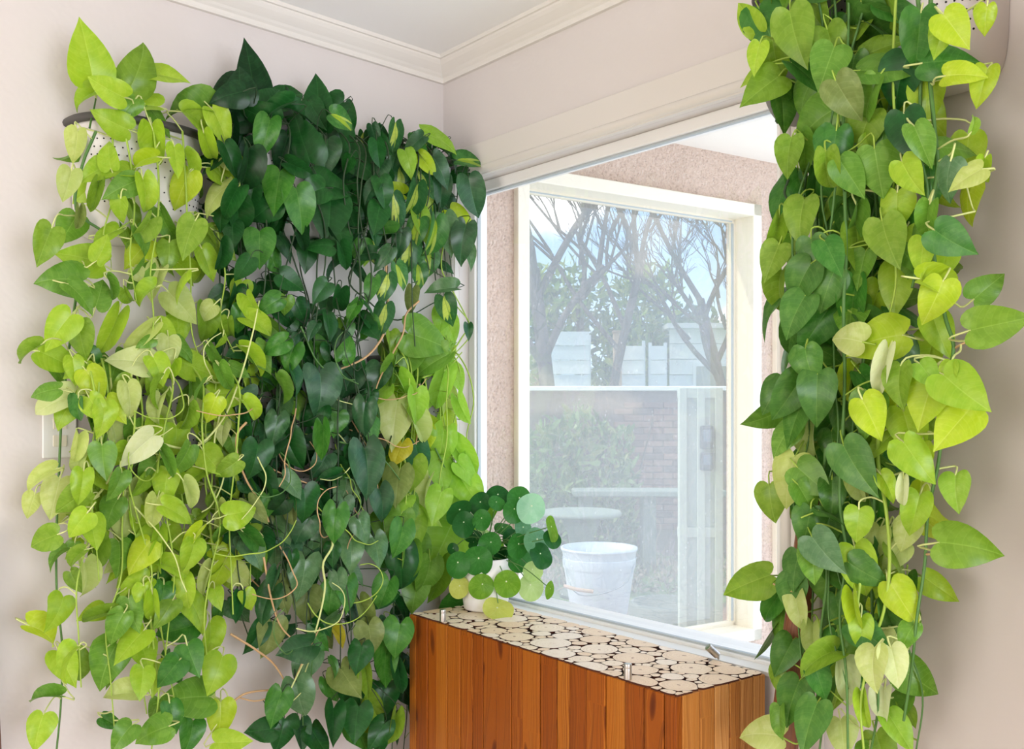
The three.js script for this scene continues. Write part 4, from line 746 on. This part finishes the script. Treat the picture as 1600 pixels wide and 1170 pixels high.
{
  const y = yOf(B, 1480, -118, 0.13), u = uOf(B, 1572, 0.03) - 0.118;
  planter(B, u, y, 'white perforated wall planter with a rounded bottom above the lime pothos past the window', shellWhite, shellWhite, 0.115, 0.25, 0.13);
  const p = new Plant(B, 'lime_pothos', 'lime pothos with well-spaced leaves trailing down the bare wall from the white planter', 'plant', inFrame(B, u, y - 0.05, 0.08), { shape: 'pothos', vine: 'lime', stalk: 0.0018, stalkTone: 'pale' });
  p.drawn('1432,-20 1440,60 1438,150 1440,250 1450,300 1440,380 1425,450', 0.2, 'green', 0.0036); p.drawn('1455,-20 1452,100 1460,200 1465,260 1455,330 1462,420 1478,500 1490,540 1482,590 1476,640 1465,730 1450,800 1445,880 1432,970 1425,1040 1412,1126', 0.2, 'green', 0.0038);
  p.drawn('1400,-10 1395,120 1400,240 1392,350 1400,440 1385,520 1390,590 1405,650 1420,690', 0.19, 'lime', 0.0026); p.drawn('1375,640 1372,720 1385,800 1390,880 1382,950 1360,1020 1345,1100 1350,1176', 0.21, 'lime', 0.0036); p.drawn('1362,700 1366,800 1362,900 1365,1000 1372,1100 1360,1176', 0.18, 'green', 0.0036); p.drawn('1480,10 1476,45 1470,55', 0.19, 'pale', 0.002); p.drawn('1510,290 1520,325 1524,330', 0.2, 'pale', 0.0016); p.drawn('1490,545 1502,538 1515,532', 0.2, 'tan', 0.0022); p.drawn('1448,866 1462,866 1474,867', 0.2, 'tan', 0.0022); p.drawn('1345,900 1340,960 1352,1010 1372,1030', 0.22, 'lime', 0.003);
  for (const v of p.vines) v.bare = true;
  p.vines[0].bare = p.vines[2].bare = p.vines[3].bare = p.vines[4].bare = false;
  p.key(`1435,58,84,92g 1402,128,84,108d 1480,92,84,5g 1492,46,66,60y 1470,55,60,100n 1506,114,62,12y 1540,30,44,100y 1536,132,60,100y 1525,190,34,-62l 1415,212,80,80d 1490,226,82,-12m 1450,160,76,85n 1476,282,66,100s 1509,276,54,150p 1534,268,44,100n 1420,277,64,60n 1440,225,70,75m 1455,290,64,90g
    1425,396,82,75m 1486,379,72,40g 1440,400,62,90n 1475,436,76,-2Y 1545,447,60,-42m 1560,506,88,-12o 1460,472,74,110y 1466,522,70,75n 1475,410,54,95n 1445,345,60,100m 1400,330,64,90n 1410,385,64,100n 1365,526,92,175y 1380,582,80,100W 1400,602,70,90o 1446,627,82,105y 1502,612,86,50n 1490,667,82,128y
    1420,677,82,80n 1432,720,80,60n 1360,650,70,60y 1390,640,60,70Y 1370,700,62,120n 1435,722,60,95y 1491,767,60,85l 1430,802,66,100n 1415,837,54,100p 1515,850,96,3o 1345,892,82,75n 1410,942,76,58y 1335,957,66,80y 1416,992,48,120m 1360,1042,68,90p 1328,1066,70,80w 1405,1142,64,60l 1317,1152,58,80p
    1395,870,56,130p 1380,905,60,110n 1400,1040,62,75w 1385,1015,60,120p 1350,1110,54,80n 1380,1100,54,90w 1340,820,54,95n 1335,750,62,80P 1420,560,60,80s 1450,585,50,60l 1480,590,50,100n 1412,770,50,90W 1370,850,56,100p 1390,760,50,60n 1345,990,56,90n`, 0.17, 0.27);
  p.fill(0.075, [0.06, 0.09], 'nnymo', { keep: (x, q) => x > 1330 && x < 1480 && q > 120, gap: 0.6 });
  p.done();
}

// ------------------------------------------------------------------ money plant in its white pot on the cabinet
{
  const bp = seenAt(759, 958, 0.55 * FOCAL / (951 - HORIZON)); bp.y = TOP;
  const pot = thing('plant_pot', 'plain matt white pot on the log-slice top near the window', 'pot'); pot.position.copy(bp);
  const r = 0.068, h = 0.145;
  part('body', new THREE.LatheGeometry([[0, 0.001], [r * 0.83, 0.001], [r * 0.9, 0.005], [r * 0.95, 0.03], [r * 1.0, h - 0.004], [r * 0.985, h], [r * 0.94, h], [r * 0.92, h - 0.025], [0, h - 0.025]].map(([x, y]) => new THREE.Vector2(x, y)), 48), std(new THREE.Color().setRGB(0.82, 0.8, 0.78), 0.4), pot);
  part('soil', new THREE.CylinderGeometry(r * 0.92, r * 0.92, 0.004, 32).translate(0, h - 0.021, 0), soil, pot);
  const t = thing('money_plant', 'round-leaved money plant with coin-like leaves on long stalks in the white pot', 'plant'); t.position.copy(bp).add(V(0, h - 0.02, 0));
  const crownP = V(0.0, 0.07, 0);
  const stem = [tube([V(0, 0, 0), V(0.004, 0.04, 0), crownP], 0.005, 6, 7), tube([V(0.01, 0, 0.01), V(0.02, 0.03, 0.01), V(0.02, 0.06, 0.01)], 0.004, 6, 6)];
  const discs = Array.from({ length: 5 }, () => {
    const N = 28, R = 4, pos = [0, 0, 0], uv = [0.5, 0.5], idx = [], a0 = rnd(0, 6), cup = rnd(-0.1, 0.14), wv = rnd(0.01, 0.05);
    for (let j = 1; j <= R; j++) for (let i = 0; i < N; i++) { const a = i / N * 6.28318, q = j / R * 0.5 * (1 + 0.03 * Math.sin(2 * a + a0)), x = q * Math.cos(a) * 0.97, y = q * Math.sin(a) * 1.04 - 0.1 * j / R; pos.push(x, y, cup * (x * x + y * y) * 2 - 0.02 + wv * Math.sin(3 * a + a0) * (j / R) ** 2 - 0.25 * (y < -0.2 ? (y + 0.2) ** 2 * 2 : 0)); uv.push(0.5 + 0.96 * q * Math.cos(a), 0.5 + 0.96 * q * Math.sin(a)); }
    for (let i = 0; i < N; i++) { idx.push(0, 1 + i, 1 + (i + 1) % N); for (let j = 1; j < R; j++) { const a = 1 + (j - 1) * N + i, b = 1 + (j - 1) * N + (i + 1) % N; idx.push(a, a + N, b + N, a, b + N, b); } }
    const g = new THREE.BufferGeometry(); g.setAttribute('position', new THREE.Float32BufferAttribute(pos, 3)); g.setAttribute('uv', new THREE.Float32BufferAttribute(uv, 2)); g.setIndex(idx); g.computeVertexNormals(); return g;
  });
  const coin = (base, vein, spot, through, coat) => new THREE.MeshPhysicalMaterial({ roughness: 1, specularIntensity: 0.2, transmission: through, thickness: 0, clearcoat: coat, clearcoatRoughness: 0.3, map: canvas(128, 128, (c, w) => {
    c.fillStyle = base; c.fillRect(0, 0, w, w);
    for (let i = 0; i < 90; i++) { c.globalAlpha = rnd(0.05, 0.16); c.fillStyle = rng() < 0.5 ? spot : vein; c.beginPath(); c.arc(rnd(0, w), rnd(0, w), rnd(2, 12), 0, 7); c.fill(); }
    c.strokeStyle = vein; for (let i = 0; i < 11; i++) { const a = i / 11 * 6.283; c.globalAlpha = 0.35; c.lineWidth = 1.2; c.beginPath(); c.moveTo(64, 64); c.quadraticCurveTo(64 + 30 * Math.cos(a), 64 + 30 * Math.sin(a), 64 + 60 * Math.cos(a + 0.25), 64 + 60 * Math.sin(a + 0.25)); c.stroke(); }
    c.globalAlpha = 1; c.fillStyle = '#e6efc8'; c.beginPath(); c.arc(64, 64, 3.4, 0, 7); c.fill();
  }) });
  const coins = { d: coin('#1d5a22', '#427d3c', '#144717', 0.22, 0.35), g: coin('#2f7426', '#5c9a48', '#226018', 0.28, 0.35), s: coin('#5f9468', '#93bd94', '#4c8157', 0.25, 0.45), o: coin('#6fa028', '#a5c552', '#558718', 0.45, 0.25), p: coin('#bfdc8c', '#dcebb8', '#a6cc70', 0.5, 0.2), y: coin('#ccd565', '#e2e79a', '#bac24c', 0.45, 0.2), a: coin('#a8dcb4', '#cdeccf', '#8fcf9f', 0.5, 0.3) };
  const leaf = (px, py, d, tone, dz, tilt = 0.35, squash = 1) => {
    let c = seenAt(px, py, -bp.z - dz); for (let k = 0; c.clone().sub(B.o).dot(B.n) < 0.012 && k < 20; k++) c = seenAt(px, py, -bp.z - (dz += 0.01));   // this side of the glass
    const L = d / FOCAL * -c.z, toEye = ORIGIN.clone().sub(c).normalize(), out = c.clone().sub(bp.clone().add(V(0, h + 0.05, -0.02))).normalize();
    const n = toEye.multiplyScalar(1).addScaledVector(out, tilt * 1.6).add(V(rnd(-0.4, 0.4), 0.3 + rnd(-0.35, 0.35), rnd(-0.3, 0.3))).normalize();
    const up = UP.clone().addScaledVector(n, -UP.dot(n)).normalize(), x = up.clone().cross(n);
    const m = part('leaf', pick(discs), coins[tone], t); m.quaternion.setFromRotationMatrix(new THREE.Matrix4().makeBasis(x, up, n)); m.rotateZ(rnd(-0.5, 0.5)); m.scale.set(L * squash, L, L);
    m.position.copy(c).sub(t.position).addScaledVector(up, L * 0.09);
    const e = m.position.clone().addScaledVector(n, -0.004), s = crownP.clone().add(V(rnd(-0.006, 0.006), rnd(-0.045, 0.005), rnd(-0.006, 0.006))), mid = s.clone().lerp(e, 0.55).add(V(0, e.y < s.y ? 0.02 : 0.004, 0));
    stem.push(tube([s, mid, e], 0.0014, 10, 5));
    return m;
  };
  const rows = `778,775,40d-2 750,787,38d-1 776,786,27g3 812,781,43g0 804,798,38g4 717,799,44d0 724,819,41d4 752,812,33g5 767,850,38g5 748,876,48g7 715,882,42g6 791,912,43o8 754,916,40o8 718,918,34y5 840,846,46s3 811,853,40g6 831,794,48a-4 829,917,42p5 832,892,32p2 790,872,38d-2 708,858,20d-3 739,848,20d-4
    786,825,30g-5 818,826,32s-4 862,842,30d-2 845,868,40d-3 815,872,44g-1 862,826,40n-3 860,922,30n2 782,884,26d-4 800,840,30d-6 770,800,34n-6 740,835,30d-6 784,860,30n-7 755,836,30p-7`;
  for (const k of rows.trim().split(/\s+/)) { const q = /^(\d+),(\d+),(\d+)([a-z])(-?\d+)$/.exec(k); const tone = q[4] === 'n' ? 'o' : q[4]; leaf(+q[1], +q[2], +q[3], tone, +q[5] / 100, 0.35, q[4] === 'n' ? 0.5 : 1); }
  const low = leaf(779, 954, 50, 'y', 0.085, 0.1, 0.98); low.position.copy(seenAt(777, 957, -bp.z - 0.09)).sub(t.position); low.position.y = TOP + 0.022 - t.position.y; low.rotation.set(-0.95, 0.2, 0.25);
  part('stem', merge(stem), VINE.green, t);
}
renderer.render(scene, camera);
